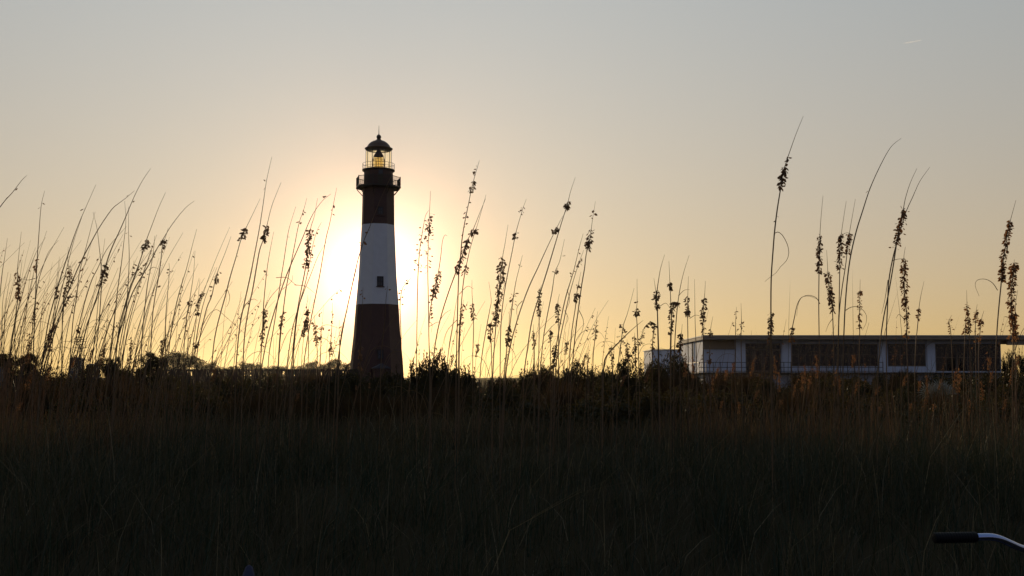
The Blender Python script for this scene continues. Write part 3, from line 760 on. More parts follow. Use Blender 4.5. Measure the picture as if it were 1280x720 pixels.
T = [
# ---- left clump, from the left edge
("leaning stem cut by the left edge of the photo, its tip highest there", 5.2, "30,218 24,224 12,240 0,254 -20,285 -45,340 -60,400 -70,470", [(236,256,3,5,'s')]),
("short thin stem at the very left edge with tip near the frame", 6.4, "6,297 3,322 0,345 -4,400 -7,470", []),
("faint bare stem, second from the left edge", 7.2, "11,340 4,378 3,420 2,470", []),
("faint bare stem, third from the left edge", 7.4, "15,342 9,375 6,410 5,470", []),
("sea oat left of the tallest upright stem with a long narrow seed spike", 6.0, "31,291 27,320 25,340 25,370 22,390 20,420 20,470", [(336,374,26,3.2,'d')]),
("curved thin stem crossing behind the narrow spike near the left edge", 6.6, "58,297 46,316 36,342 28,370 20,400 14,432 12,470", [], ["14,408 24,400 40,396"]),
("tall upright sea oat with bare tip, first tall one from the left edge", 5.4, "52,237 48,257 46,290 44,330 43,370 42,400 41,440 41,470", [(250,262,2,4,'s'),(370,408,10,2.5,'s')], ["44,348 34,350 24,347"], 1.15),
("thin stem bending right beside the tall upright stem near the left edge", 6.3, "75,301 63,315 56,332 50,350 46,372 43,395 40,430 38,470", [(345,352,2,3,'s'),(385,398,8,3,'d')]),
("long smooth stem rising to a bare tip above the left third, first of its kind", 5.2, "114,228 103,255 95,275 88,295 82,315 73,345 65,375 58,405 52,450 50,470", [(253,257,1,4,'s')], [], 1.1),
("stem with a ragged low seed cluster leaning beside the long smooth stem", 5.8, "97,270 88,300 80,335 73,368 66,400 59,430 52,455 50,470", [(400,436,26,4,'d'),(336,340,2,4,'s')], [], 1.1),
("sea oat with a short dense kinked spike under a needle thin tip at left", 5.8, "90,310 89,328 91,345 89,356 84,364 82,380 80,405 79,440 78,470", [(327,368,34,3.4,'d')]),
("fine straight stem close behind the kinked spike at left", 6.3, "115,263 110,285 103,315 97,340 94,370 90,400 88,430 86,470", [(318,324,2,3,'s')]),
("sea oat bowing far to the right with its tip nodding over the left clump", 5.2, "163,236 153,245 144,252 135,260 120,283 110,302 100,322 90,345 80,372 70,405 58,445 52,470", [(244,248,1,2,'s')], [], 1.1),
("tallest stem of the left clump with a loose dark seed cluster half way down", 5.0, "191,212 180,228 170,247 160,270 152,288 143,307 137,322 130,345 121,375 112,400 104,430 98,470", [(322,346,24,4.5,'d'),(246,249,1,3,'s')], [], 1.15),
("thin side stem running below the tallest stem of the left clump", 5.8, "153,281 140,296 128,312 118,335 111,350 103,378 97,405 90,435 84,470", [(400,420,7,3,'d')]),
("bare stem in the left clump leaning left against the rest", 6.1, "116,265 121,285 124,310 126,330 127,350 124,400 120,440 119,470", []),
("bare stem curling left at its tip in the middle of the left clump", 6.2, "153,250 155,275 153,300 150,330 146,360 142,400 137,440 134,470", []),
("upright wiry stem with one seed near its tip, inside the left clump", 5.9, "160,258 160,290 161,320 160,350 157,390 150,430 146,470", [(289,293,2,2.5,'s'),(345,352,2,3,'s')]),
("straight stem with two small seed clusters, one above the other, in the left clump", 5.1, "202,238 194,257 187,277 180,297 177,308 172,325 166,343 160,360 154,382 148,405 144,440 142,470", [(298,314,15,4.5,'d'),(326,338,9,5,'s')], [], 1.1),
("long stem sweeping right to a bare whip at the right side of the left clump", 5.1, "241,250 229,260 214,279 203,297 195,310 185,330 175,347 165,365 158,385 152,405 146,430 143,470", [], ["186,338 192,334 200,337"], 1.1),
("stem with a small drooping tuft at its bent tip right of the left clump", 5.8, "211,285 207,298 204,302 203,312 201,330 198,350 194,372 191,395 189,430 188,470", [(299,312,13,3,'d'),(355,360,2,3,'s')]),
("thin stem with three widely spaced seeds right of the left clump", 6.1, "194,295 193,310 190,330 185,355 182,380 178,420 176,470", [(306,322,5,2.5,'s'),(340,343,2,2,'s')]),
("short stem with beaded seeds standing in the sky above the bushy palms", 6.6, "215,330 215,342 212,370 209,400 208,440 207,470", [(334,344,4,1.5,'s')]),
("bare tapering stem over the broadest oak, left of two", 5.8, "243,285 238,305 231,335 226,352 220,375 215,400 211,430 208,470", []),
("bare tapering stem over the broadest oak with one seed tuft half way up", 5.9, "240,312 239,340 236,365 234,380 231,400 229,430 228,470", [(370,379,5,3.5,'d')]),
# ---- between the left clump and the lighthouse
("leaning stem with a forked seed tuft, over the smaller oak by the broad oak", 5.5, "288,295 281,315 272,338 268,352 264,370 258,385 252,410 247,435 244,470", [(337,352,12,4.5,'d'),(352,372,6,2.5,'s')]),
("fine companion stem beside the forked tuft, gently arched", 6.0, "273,335 262,362 255,382 249,408 245,435 243,470", [(425,440,12,3,'d')], ["251,412 260,395 270,387 280,394 300,412 307,418"]),
("stem with a hooked seed knot below a long curved tip, before the domed oak", 5.1, "322,246 312,268 305,283 299,297 293,320 286,345 280,370 272,400 267,425 264,455 262,470", [(281,298,17,3.6,'d'),(309,312,1,3,'s')], ["281,365 284,362 287,370 286,378 283,384"], 1.1),
("tallest whip between the left clump and the lighthouse, hardly any seed", 5.0, "342,198 335,228 330,260 325,290 318,325 314,345 306,380 300,410 296,450 295,470", [(222,227,2,3,'s')], ["300,400 306,382 316,374 322,376"], 1.15),
("stem with a flame shaped seed head beside the tallest whip left of the lighthouse", 5.0, "349,226 338,255 332,280 328,297 323,312 319,335 315,360 310,385 305,420 303,470", [(279,300,26,3.6,'d')], [], 1.15),
("slim bare stem right of the flame shaped head", 5.9, "343,290 338,315 334,340 330,380 328,420 325,470", [(337,342,3,2,'s')]),
("slim bare stem, farther right of the flame shaped head, slightly curved", 5.8, "367,256 360,280 357,295 353,325 350,345 346,375 341,410 336,440 334,470", [(290,294,1,2.5,'s')], ["330,388 338,372 350,358 352,354"]),
("stem with two single dark seeds near the tip left of the lighthouse", 5.5, "384,248 380,263 374,280 368,310 363,335 358,360 354,390 350,420 347,470", [(262,266,3,2.5,'s'),(271,275,2,2,'s')], ["345,347 358,347 366,353 371,357"]),
("long bowed stem with a single seed at its nodding tip left of the lighthouse", 5.2, "415,244 405,252 395,265 388,278 380,297 372,315 364,333 357,350 349,373 342,395 335,420 329,450 326,470", [(243,247,2,2,'s')], [], 1.1),
("sea oat with a long hanging brown head against the brightest glow", 5.3, "397,248 393,270 389,283 386,300 384,320 381,340 375,370 370,400 366,440 364,470", [(283,330,46,4.2,'d')], ["368,356 382,358 394,367"], 1.1),
("stem beaded with single seeds just right of the long hanging brown head", 5.7, "402,278 396,290 390,312 386,335 381,357 375,378 371,400 368,430 366,470", [(284,292,3,2.5,'s'),(305,345,8,2,'s')]),
("bare arrow straight stem nearest to the sun glow left of the lighthouse", 5.3, "422,236 418,255 413,280 408,300 401,340 395,370 388,405 382,440 379,470", [(252,268,3,2,'s')]),
("thin inclined stem low in front of the bright glow", 6.4, "408,303 398,320 390,340 380,365 372,388 364,420 358,470", []),
("stem with a stubby furry head in front of the flat low oak", 6.3, "337,376 334,386 332,402 330,420 328,440 326,470", [(384,430,48,3.6,'d')]),
("stem with a slim upright head right of the stubby furry head", 6.6, "355,360 353,385 351,405 349,430 347,470", [(388,418,24,3,'d')], ["353,362 364,352 366,344"]),
("stem with a smooth cigar shaped head above the paired domed oaks", 6.9, "383,368 382,388 384,410 385,435 384,470", [(385,413,28,2,'d')]),
("stem with a ragged reddish double head above the left paired oak", 6.8, "391,388 393,405 395,425 396,445 395,470", [(402,430,30,3.6,'d')], ["396,412 408,406 422,410 427,412"]),
("small stem with a tiny pointed head above the paired oaks", 7.2, "402,402 400,415 400,435 399,470", [(408,425,12,2.4,'d')]),
("wispy stem with scattered seeds up its length left of the lighthouse foot", 6.6, "414,378 414,395 413,420 411,445 411,470", [(386,440,16,2.4,'s'),(425,440,10,2.5,'d')]),
("short fine stem between the paired oaks and the tower", 7.2, "423,400 423,420 424,440 423,470", [(424,430,4,2,'s')]),
("long stem crossing before the tower from its left foot up to the black band", 5.3, "489,222 476,250 463,283 455,302 447,328 438,368 430,405 424,440 420,470", [(284,288,3,3,'s'),(298,304,5,3,'s')], [], 1.1),
("second thinner stem leaning on the left edge of the white band", 5.6, "447,334 440,362 432,395 426,425 423,470", []),
("stem with scattered seeds standing before the left part of the lower black band", 6.0, "455,360 454,385 452,410 451,440 451,470", [(360,372,4,2.5,'s'),(430,460,16,3,'d')]),
("faint stem with one seed before the right part of the white band", 6.0, "486,358 484,372 482,400 478,435 476,470", [(359,362,3,3,'s')]),
# ---- right of the lighthouse
("low bent stem with a few drooping seeds touching the right edge of the tower", 6.0, "516,348 511,353 505,360 502,372 501,386 502,420 502,470", [(348,380,14,3.4,'s')]),
("sparse stem with dangling seeds, left of the feathery pair right of the tower", 5.5, "536,263 532,270 529,285 525,310 523,335 522,360 521,425 521,470", [(280,340,26,5.5,'s')]),
("tall feathery sea oat with dangling seeds, right one of the pair beside the tower", 5.3, "537,236 536,260 535,290 534,330 535,380 536,430 537,470", [(266,336,44,5.5,'s'),(270,285,10,3,'d')], ["536,402 540,406 539,416"]),
("stem with a hooked top and a thick rusty head right of the feathery pair", 5.6, "559,295 556,294 553,302 551,320 548,340 544,360 540,375 537,395 536,420 538,470", [(336,373,46,4,'d'),(375,396,8,2.5,'s')], ["537,408 546,403 551,403"]),
("tallest sea oat right of the tower with sparse seeds up a zigzag tip", 5.0, "599,198 595,212 590,230 585,255 580,280 577,300 575,325 573,345 572,380 571,420 570,470", [(207,216,6,3.5,'s'),(225,237,9,2.5,'d'),(258,266,7,3,'s'),(240,296,7,2.5,'s')], [], 1.15),
("leaning stem carrying a drooping brown seed clump under the tallest stem right of the tower", 5.2, "607,248 600,265 592,285 583,303 577,322 568,345 559,370 550,400 544,430 540,470", [(284,292,7,3,'d'),(296,334,46,5,'d')], ["549,402 556,392 564,387"], 1.15),
("thin stem crossing behind the drooping brown clump with a small dark tuft", 5.5, "608,246 598,280 590,305 585,325 580,350 577,380 574,420 573,470", [(283,290,8,3,'d'),(325,336,12,3.5,'d')], ["574,368 584,358 592,361"]),
("bare stem rising between the hooked head and the tallest stem right of the tower", 5.9, "572,368 569,385 566,405 561,435 558,470", [], ["571,400 560,412 555,425 557,432"]),
("slim stem with a fine beaded head just right of the tallest stem", 6.4, "579,374 577,390 575,410 574,440 574,470", [(378,416,26,2.6,'d')]),
("stem with an arrow shaped head standing alone right of the leafy bush", 6.4, "590,350 590,365 591,382 592,410 591,440 591,470", [(376,398,22,3.2,'d')]),
("bare stem leaning into the great brown seed mass from the left", 5.8, "611,352 614,375 612,388 608,410 603,440 600,470", []),
("sea oat with the largest ragged brown seed mass right of the tower", 5.3, "635,280 631,305 628,322 625,350 622,380 620,405 618,430 616,470", [(320,400,110,5.5,'d')], [], 1.1),
("sea oat whose short head hangs beside the largest ragged seed mass", 5.8, "617,395 615,402 613,412 614,430 615,470", [(402,424,26,4,'d')]),
("slender stem topped with two separate seed tufts right of the great seed mass", 5.4, "658,248 653,262 645,290 640,315 634,345 629,375 626,410 625,470", [(257,264,6,3,'s'),(285,293,8,3,'d')], ["634,348 629,362 628,372"]),
("thin stem with a cross shaped seed tuft right of the great seed mass", 5.7, "653,320 650,332 645,352 642,370 640,385 637,410 633,440 630,470", [(330,334,2,1.5,'s'),(362,380,15,4.5,'s'),(405,430,16,3,'d')]),
("fine stem with an oval beaded head low beside the cross shaped tuft", 6.2, "640,382 637,395 636,412 633,440 630,470", [(384,390,4,2.5,'s'),(404,430,22,3.2,'d')], ["637,432 643,442 646,454"]),
("long stem ending in a single fat seed, lower of the crossing pair", 5.1, "704,268 697,282 690,296 682,313 672,335 663,354 654,377 645,405 638,432 632,470", [(281,289,15,3,'d')], ["653,376 647,383 646,392 649,400"], 1.15),
("long stem with a kite shaped seed below a hair thin tip, upper of the pair", 5.0, "719,222 713,240 709,256 702,278 693,308 684,338 674,370 665,400 659,438 655,470", [(251,260,16,2.6,'d')], [], 1.15),
("plain stem with one seed right of the crossing pair", 5.6, "706,298 700,325 694,340 690,365 684,395 679,425 675,470", [(335,340,4,2.4,'d'),(313,316,1,3,'s')], ["680,420 690,408 698,402"]),
("short stem with a long brown spike between the crossing pair's legs", 6.5, "677,355 675,365 674,390 674,420 673,470", [(360,392,32,2.8,'d')]),
("stem with a ragged dark tassel and curled top, midway between tower and building", 5.2, "745,250 741,275 739,290 736,306 733,318 731,335 728,352 724,380 720,410 716,450 714,470", [(286,309,32,4.5,'d'),(258,275,4,3,'s')], ["724,388 729,400 728,412 722,425"], 1.1),
("thin stem with scattered specks left of the ragged dark tassel", 5.4, "729,292 724,310 718,335 713,352 707,372 701,400 695,435 691,470", [(310,316,2,2,'s'),(334,346,4,2,'s')], ["709,362 712,375 708,387"], 1.1),
("twin stem just right of the specked stem with a leaf like seed near the top", 5.6, "730,312 724,328 717,350 711,372 705,400 698,435 694,470", [(320,330,6,2.2,'d')], ["706,388 710,398 706,408"]),
("stem with a bell shaped dark tuft under the ragged tassel", 5.7, "726,340 723,355 721,366 719,385 714,420 711,470", [(364,375,18,4,'d'),(352,358,3,2,'d')]),
("short stem with a narrow beaded head before the flat topped bush", 6.6, "699,368 697,380 698,405 698,430 698,470", [(378,402,26,2.8,'d')]),
("small stem with a slender head left of the flat topped bush", 6.9, "689,408 688,420 688,440 688,470", [(412,426,16,2.4,'d')]),
("small stem with a slim head over the small peaked bush", 6.9, "667,405 667,418 668,440 668,470", [(412,434,18,2.4,'d')]),
("reddish thick head low on a stem over the peaked bush", 6.2, "694,428 693,440 692,455 692,470", [(430,462,40,4,'d')]),
("fine upright stem with two beads over the flat topped bush", 6.8, "746,390 744,408 743,425 741,445 741,470", [(404,424,12,2.6,'d')]),
("tiny stem with a single dark flame low right of the flat topped bush", 7.4, "736,432 735,446 735,470", [(442,452,9,2.2,'d')]),
("thick broken stalk without seeds, snapped over to the right", 5.6, "805,400 795,408 785,417 775,427 764,438 757,448 755,460 754,475", [], [], 1.6),
("leaning stem with a star shaped seed tuft under the broken stalk's tip", 5.8, "793,360 785,390 779,408 777,425 774,445 772,470", [(405,428,26,5,'s')]),
("upright stem with a knot of seeds near a needle tip over the domed bush", 5.9, "797,348 797,375 796,390 797,410 798,435 799,470", [(384,393,14,3.2,'d'),(372,376,3,2,'s')]),
("low stem with a spiky head left of the domed bush", 6.8, "765,430 765,442 766,455 766,470", [(432,456,22,3.2,'d')]),
("low stem with a ragged head over the domed bush, left of two", 6.8, "785,424 785,436 786,450 786,470", [(427,448,24,3,'d')]),
("low stem with a feathery head over the domed bush, right of two", 6.8, "793,416 793,430 794,445 795,470", [(418,450,30,2.8,'d')]),
# ---- before the flat roofed building
("thick stem with a curled seed knot standing over the low annex", 5.5, "831,318 826,335 823,352 821,370 822,395 823,425 824,470", [(362,382,30,3.8,'d')], ["822,385 832,379 838,386"], 1.2),
("thin stem with a bare tip close left of the curled seed knot", 6.2, "817,348 819,362 821,385 822,420 823,470", []),
("bare leaning whip over the low annex", 5.6, "860,320 853,343 848,368 845,395 843,430 842,470", [(374,382,5,2.4,'d')], ["848,370 855,363 862,362"]),
("stem with a dark seed plug high on it above the annex", 5.6, "834,328 835,345 836,360 837,378 838,400 838,435 838,470", [(350,361,16,2.4,'d')]),
("sea oat with a long drooping brown head above the annex", 5.8, "846,378 842,378 840,388 839,405 838,430 838,470", [(376,416,52,4,'d')], [], 1.1),
("bowed stem with a hanging head at the left end of the annex", 5.8, "800,430 804,412 812,403 817,406 816,420 815,440 815,470", [(408,440,40,3.8,'d')]),
("straight stem with a slim spindle head right of the drooping brown head", 6.0, "863,344 862,362 861,385 861,410 861,440 861,470", [(368,392,26,2.6,'d')], ["862,398 870,394 880,397"]),
("upright bare stem before the left corner of the flat roof", 6.0, "870,348 870,400 871,440 871,470", []),
("sea oat with a twisted head over the left end of the flat roof", 5.8, "884,350 883,365 881,385 880,405 880,440 880,470", [(370,412,34,3.4,'d')]),
("dark lumpy head hanging in front of the left roof corner", 6.0, "853,405 852,416 850,430 850,450 850,470", [(416,442,42,4,'d')]),
("small stem with a single seed cap standing up over the white wall panel", 6.6, "893,395 890,410 889,425 888,450 888,470", [(410,418,9,2.4,'d'),(436,452,10,3,'d')]),
("thin stem with scattered seeds over the roof left of the tallest stem at right", 6.6, "920,384 919,400 919,425 919,470", [(386,420,12,3.4,'s')]),
("thin stem with paired seeds over the roof beside the scattered one", 6.6, "929,378 929,398 928,425 928,470", [(400,420,14,2.8,'s')]),
("tallest sea oat of all with a ragged star of seeds high against the grey sky", 4.7, "1001,148 993,168 987,185 981,203 976,220 974,236 970,262 967,288 965,315 963,350 963,400 964,440 964,470", [(190,197,4,2,'d'),(202,214,12,2.8,'d'),(212,233,30,5,'d'),(266,274,2,2,'s')], ["967,293 972,290 978,294 984,305 986,316 983,326 976,333 970,341 962,347 956,352"], 1.3),
("stubby seed head clasping the foot of the tallest sea oat", 5.8, "967,376 966,392 965,410 964,440 964,470", [(390,424,44,4.4,'d')]),
("short stem with a drooping thread and small head over the glazed doors", 6.2, "1024,374 1014,370 1004,371 998,380 994,397 991,413 990,440 990,470", [(408,421,20,3.2,'d')]),
("sea oat with a plump notched head, left one of three in a row at right", 5.4, "1033,242 1030,268 1028,292 1027,315 1026,340 1025,380 1025,430 1025,470", [(291,336,52,4,'d')], ["1025,380 1020,372 1010,369 1001,373 997,384 996,395"]),
("stem with a heavy tattered head below the row of three plump heads", 5.6, "1034,312 1035,330 1036,350 1039,370 1041,390 1042,420 1043,470", [(337,388,72,5,'d')], ["1041,398 1036,405 1032,415"]),
("sea oat with a plump head in the middle of the row of three at right", 5.4, "1053,254 1049,285 1047,305 1047,330 1047,370 1047,420 1047,470", [(290,334,52,4,'d'),(318,338,6,6,'s')]),
("sea oat with a small nodding head, right one of the row of three", 5.5, "1067,250 1062,280 1059,300 1056,330 1051,365 1048,400 1047,470", [(290,311,28,3.6,'d')], ["1047,310 1052,295 1060,291 1067,296"]),
("great bare arching stem curving to the right above the mid facade", 4.9, "1131,170 1118,181 1105,203 1091,233 1081,262 1072,290 1064,325 1059,365 1056,410 1054,470", [(232,238,3,2.5,'s')], ["1057,388 1064,384 1074,384 1082,392 1083,402 1078,413"], 1.25),
("lone short stem with a spaced out narrow head right of the great arch", 6.2, "1072,350 1072,370 1072,395 1073,420 1073,470", [(362,410,30,2.8,'d')]),
("left stem of the tall forked pair with a tapering dark head", 5.0, "1143,212 1135,230 1129,250 1126,268 1121,290 1118,312 1114,340 1109,370 1104,395 1100,425 1097,470", [(257,297,46,3.8,'d')], ["1110,350 1106,375 1102,392"], 1.2),
("right stem of the tall forked pair with open spreading seeds", 5.1, "1168,206 1155,224 1146,243 1137,262 1131,280 1124,303 1118,325 1113,352 1111,385 1109,420 1109,470", [(258,266,5,2.5,'s'),(272,306,34,7,'s')], ["1115,326 1122,324 1131,323"], 1.2),
("sea oat with a big heavy drooping head right below the forked pair", 5.5, "1133,308 1131,322 1131,345 1132,370 1134,395 1134,430 1135,470", [(322,385,84,5.4,'d'),(385,422,22,3,'d')], ["1131,400 1124,393 1120,398"], 1.1),
("small leaning stem with a bud like head right of the heavy drooping head", 6.2, "1153,352 1149,372 1147,388 1146,405 1144,430 1143,470", [(384,396,14,2.8,'d')]),
("short stem with a round leaf like seed over the dark right hand windows", 6.6, "1188,394 1185,402 1187,414 1189,440 1190,470", [(398,420,22,3.6,'s')]),
("thin stem with a small low knot over the right hand windows", 6.4, "1204,378 1203,395 1203,415 1203,445 1203,470", [(402,416,14,2.8,'d')]),
("narrow pointed head left of the thread that hangs from the tall right edge stem", 6.3, "1212,362 1212,380 1213,400 1214,430 1214,470", [(380,414,40,3.2,'d')]),
("slim stem with two small tufts right of the narrow pointed head", 6.4, "1224,380 1222,392 1221,410 1221,440 1221,470", [(387,402,16,2.6,'d')]),
("lower leaning head in the group of three at right", 6.4, "1231,388 1228,398 1226,412 1224,440 1224,470", [(397,424,26,3,'d')]),
("tall sea oat with a long dense plume, first from the right edge to stand clear", 4.9, "1265,252 1260,272 1256,290 1253,312 1250,335 1249,355 1247,380 1245,410 1244,440 1244,470", [(272,346,100,4.2,'d')], ["1247,363 1241,354 1232,349 1222,350 1219,357 1224,370"], 1.2),
("sea oat with the bushiest dark plume close to the right edge", 5.2, "1261,326 1260,345 1259,365 1260,390 1263,410 1264,440 1264,470", [(328,420,150,6,'d')], [], 1.2),
("thin stem with a ragged head last before the right edge", 5.8, "1275,362 1272,378 1271,398 1270,420 1270,470", [(376,384,5,2.5,'s'),(392,422,34,3.6,'d')]),
]
for t in T: oat(*t)

# the many smaller stems among and behind them: prototypes, then copies
def oat_proto(seed, bend, kind):
    r = random.Random(seed); H = 1.7
    P = [Vector((bend * (z / H) ** 2.2 + .01 * math.sin(5 * z + seed), .04 * math.sin(2 * z + seed), z)) for z in np.linspace(H, 0, 9)]
    C = catmull(P, 40); n = len(C)
    mb = MB(); mb.tube(C, [.0010 +   .0026 * min(1, 2.2 * i / n) for i in range(n)], 4)
    o = mb.build('sea_oat', M_STEM); tag(o, 'x', 'sea oat')
    if kind != 'bare':
        ys = [H - p.z for p in C]; hm = MB()
        if kind == 'dense': head_into(hm, C, ys, .22, .42, 30, .022, 1, r, 'd')
        elif kind == 'long': head_into(hm, C, ys, .14, .50, 46, .022, 1, r, 'd')
        elif kind == 'sparse': head_into(hm, C, ys, .12, .45, 14, .02, 1, r, 's')
        else: head_into(hm, C, ys, .20, .28, 12, .018, 1, r, 'd')
        hm.build('seed_head', M_SEED, o)
    for k in range(1):
        h = r.uniform(.3, 1.0); L = r.uniform(.25, .5); s = r.choice((-1, 1)); i = min(range(n), key=lambda i: abs(C[i].z - h)); q0 = C[i]; yy = r.uniform(-.2, .2)
        Q = catmull([q0, q0 + Vector((s * L * .18, yy * .3, L * .5)), q0 + Vector((s * L * .5, yy * .7, L * .58)), q0 + Vector((s * L * .75, yy, L * .2))], 12); lm = MB(); lm.tube(Q, [.0022 * (1 - .8 * i / len(Q)) for i in range(len(Q))], 4)
        lm.build('leaf', M_DRY, o)
    return o
PR = {}
for kind in ('bare', 'dense', 'long', 'sparse', 'knot'):
    for j, b in enumerate((.10, .28, .48)): PR[kind, j] = [oat_proto(len(PR) + 40, b, kind), False]
def fill(n, x0, x1, t0, t1, d0, d1, kinds, bends, label, group):
    for i in range(n):
        k = PR[rnd.choice(kinds), rnd.choice(bends)]
        d = rnd.uniform(d0, d1); px = x0 + (x1 - x0) * (i + rnd.random()) / n; ty = rnd.uniform(t0, t1)
        p = at(px, ty, d); g = g1(p.x, d) - .03
        o = copy_tree(k[0]) if k[1] else k[0]
        k[1] = True
        h = (p.z - g) / 1.7; o.location = (p.x, d, g); w = min(max(h, .7), 1.15)
        o.scale = (w, w, h); o.rotation_euler.z = rnd.uniform(-.6, .6)
        tag(o, label, 'sea oat', group)
FILL = [
 (56, -5, 235, 285, 415, 7.8, 12, ('bare', 'bare', 'bare', 'sparse', 'knot'), (0, 1, 1, 2), 'thin wiry stem in the crowded left clump of sea oats', 'thin stems in the left clump'),
 (14, 0, 240, 385, 450, 8.5, 13, ('dense', 'sparse', 'long', 'bare'), (0, 1), 'short seed stem low in the left clump, against the bush tops', 'short stems in the left clump'),
 (18, 240, 440, 345, 445, 8, 12.5, ('bare', 'sparse', 'dense', 'bare'), (0, 1, 1), 'small stem among the taller ones between left clump and lighthouse', 'small stems left of the lighthouse'),
 (22, 505, 800, 385, 455, 8.5, 13, ('bare', 'sparse', 'dense', 'knot'), (0, 1), 'small stem along the bush tops between the lighthouse and the annex', 'small stems right of the lighthouse'),
 (12, 400, 700, 440, 505, 8.5, 14, ('bare', 'bare', 'knot'), (0, 1), 'pale bare stem in the dark below the lighthouse', 'stems in the dark middle'),
 (8, 0, 400, 445, 500, 9, 14, ('bare', 'dense', 'sparse'), (0, 1), 'dim stem low on the left against the dark bushes', 'dim stems low at left'),
 (62, 850, 1290, 418, 500, 10, 16, ('long', 'long', 'dense', 'dense', 'sparse'), (0, 0, 1), 'rust brown seed stem in front of the flat roofed building', 'rusty stems before the building'),
]
for f in FILL: fill(*f)
for k, (o, u) in PR.items():
    if not u:
        for c in list(o.children): bpy.data.objects.remove(c)
        bpy.data.objects.remove(o)

def fine_stems():
    mb = MB(); sm = MB(); r = random.Random(77)
    for n, x0, x1, t0, t1 in ((85, -10, 240, 290, 430), (30, 240, 440, 330, 440), (34, 500, 830, 360, 450), (40, 850, 1285, 385, 470)):
        for i in range(n):
            d = r.uniform(8.2, 13); px = r.uniform(x0, x1); p = at(px, t0 + (t1 - t0) * r.random() ** .8, d)
            lean = r.uniform(.0, .45) * (1 if px < 850 else .45); bx = p.x - lean * (p.z - g1(p.x, d)); g = g1(bx, d) - .03; H = p.z - g
            ex = r.uniform(1.4, 3.2); wob = r.uniform(-.02, .02); kink = r.uniform(.3, .8)
            C = [Vector((bx + (p.x - bx) * t ** ex + wob * math.sin(7 * t) + (.02 * (t - kink) if t > kink else 0), d + wob * 2 * t, g + H * t)) for t in np.linspace(1, 0, 12)]
            mb.tube(C, [.0008 + .0017 * min(1, 2 * j / 11) for j in range(12)], 4)
            if r.random() < .35:
                for k in range(r.randint(2, 9)):
                    q = C[0].lerp(C[3], r.random()); sm.spikelet(q, Vector((r.gauss(.2, .6), r.gauss(0, .5), -.6)), Vector((r.gauss(0, 1), r.gauss(0, 1), .3)), r.uniform(.016, .028), .012)
    o = mb.build('sea_oat_stand', M_STEM); tag(o, 'thin fine sea oat stems filling in between the larger ones', 'sea oats', kind='stuff')
    sm.build('spikelet', M_SEED, o)['kind'] = 'stuff'
fine_stems()

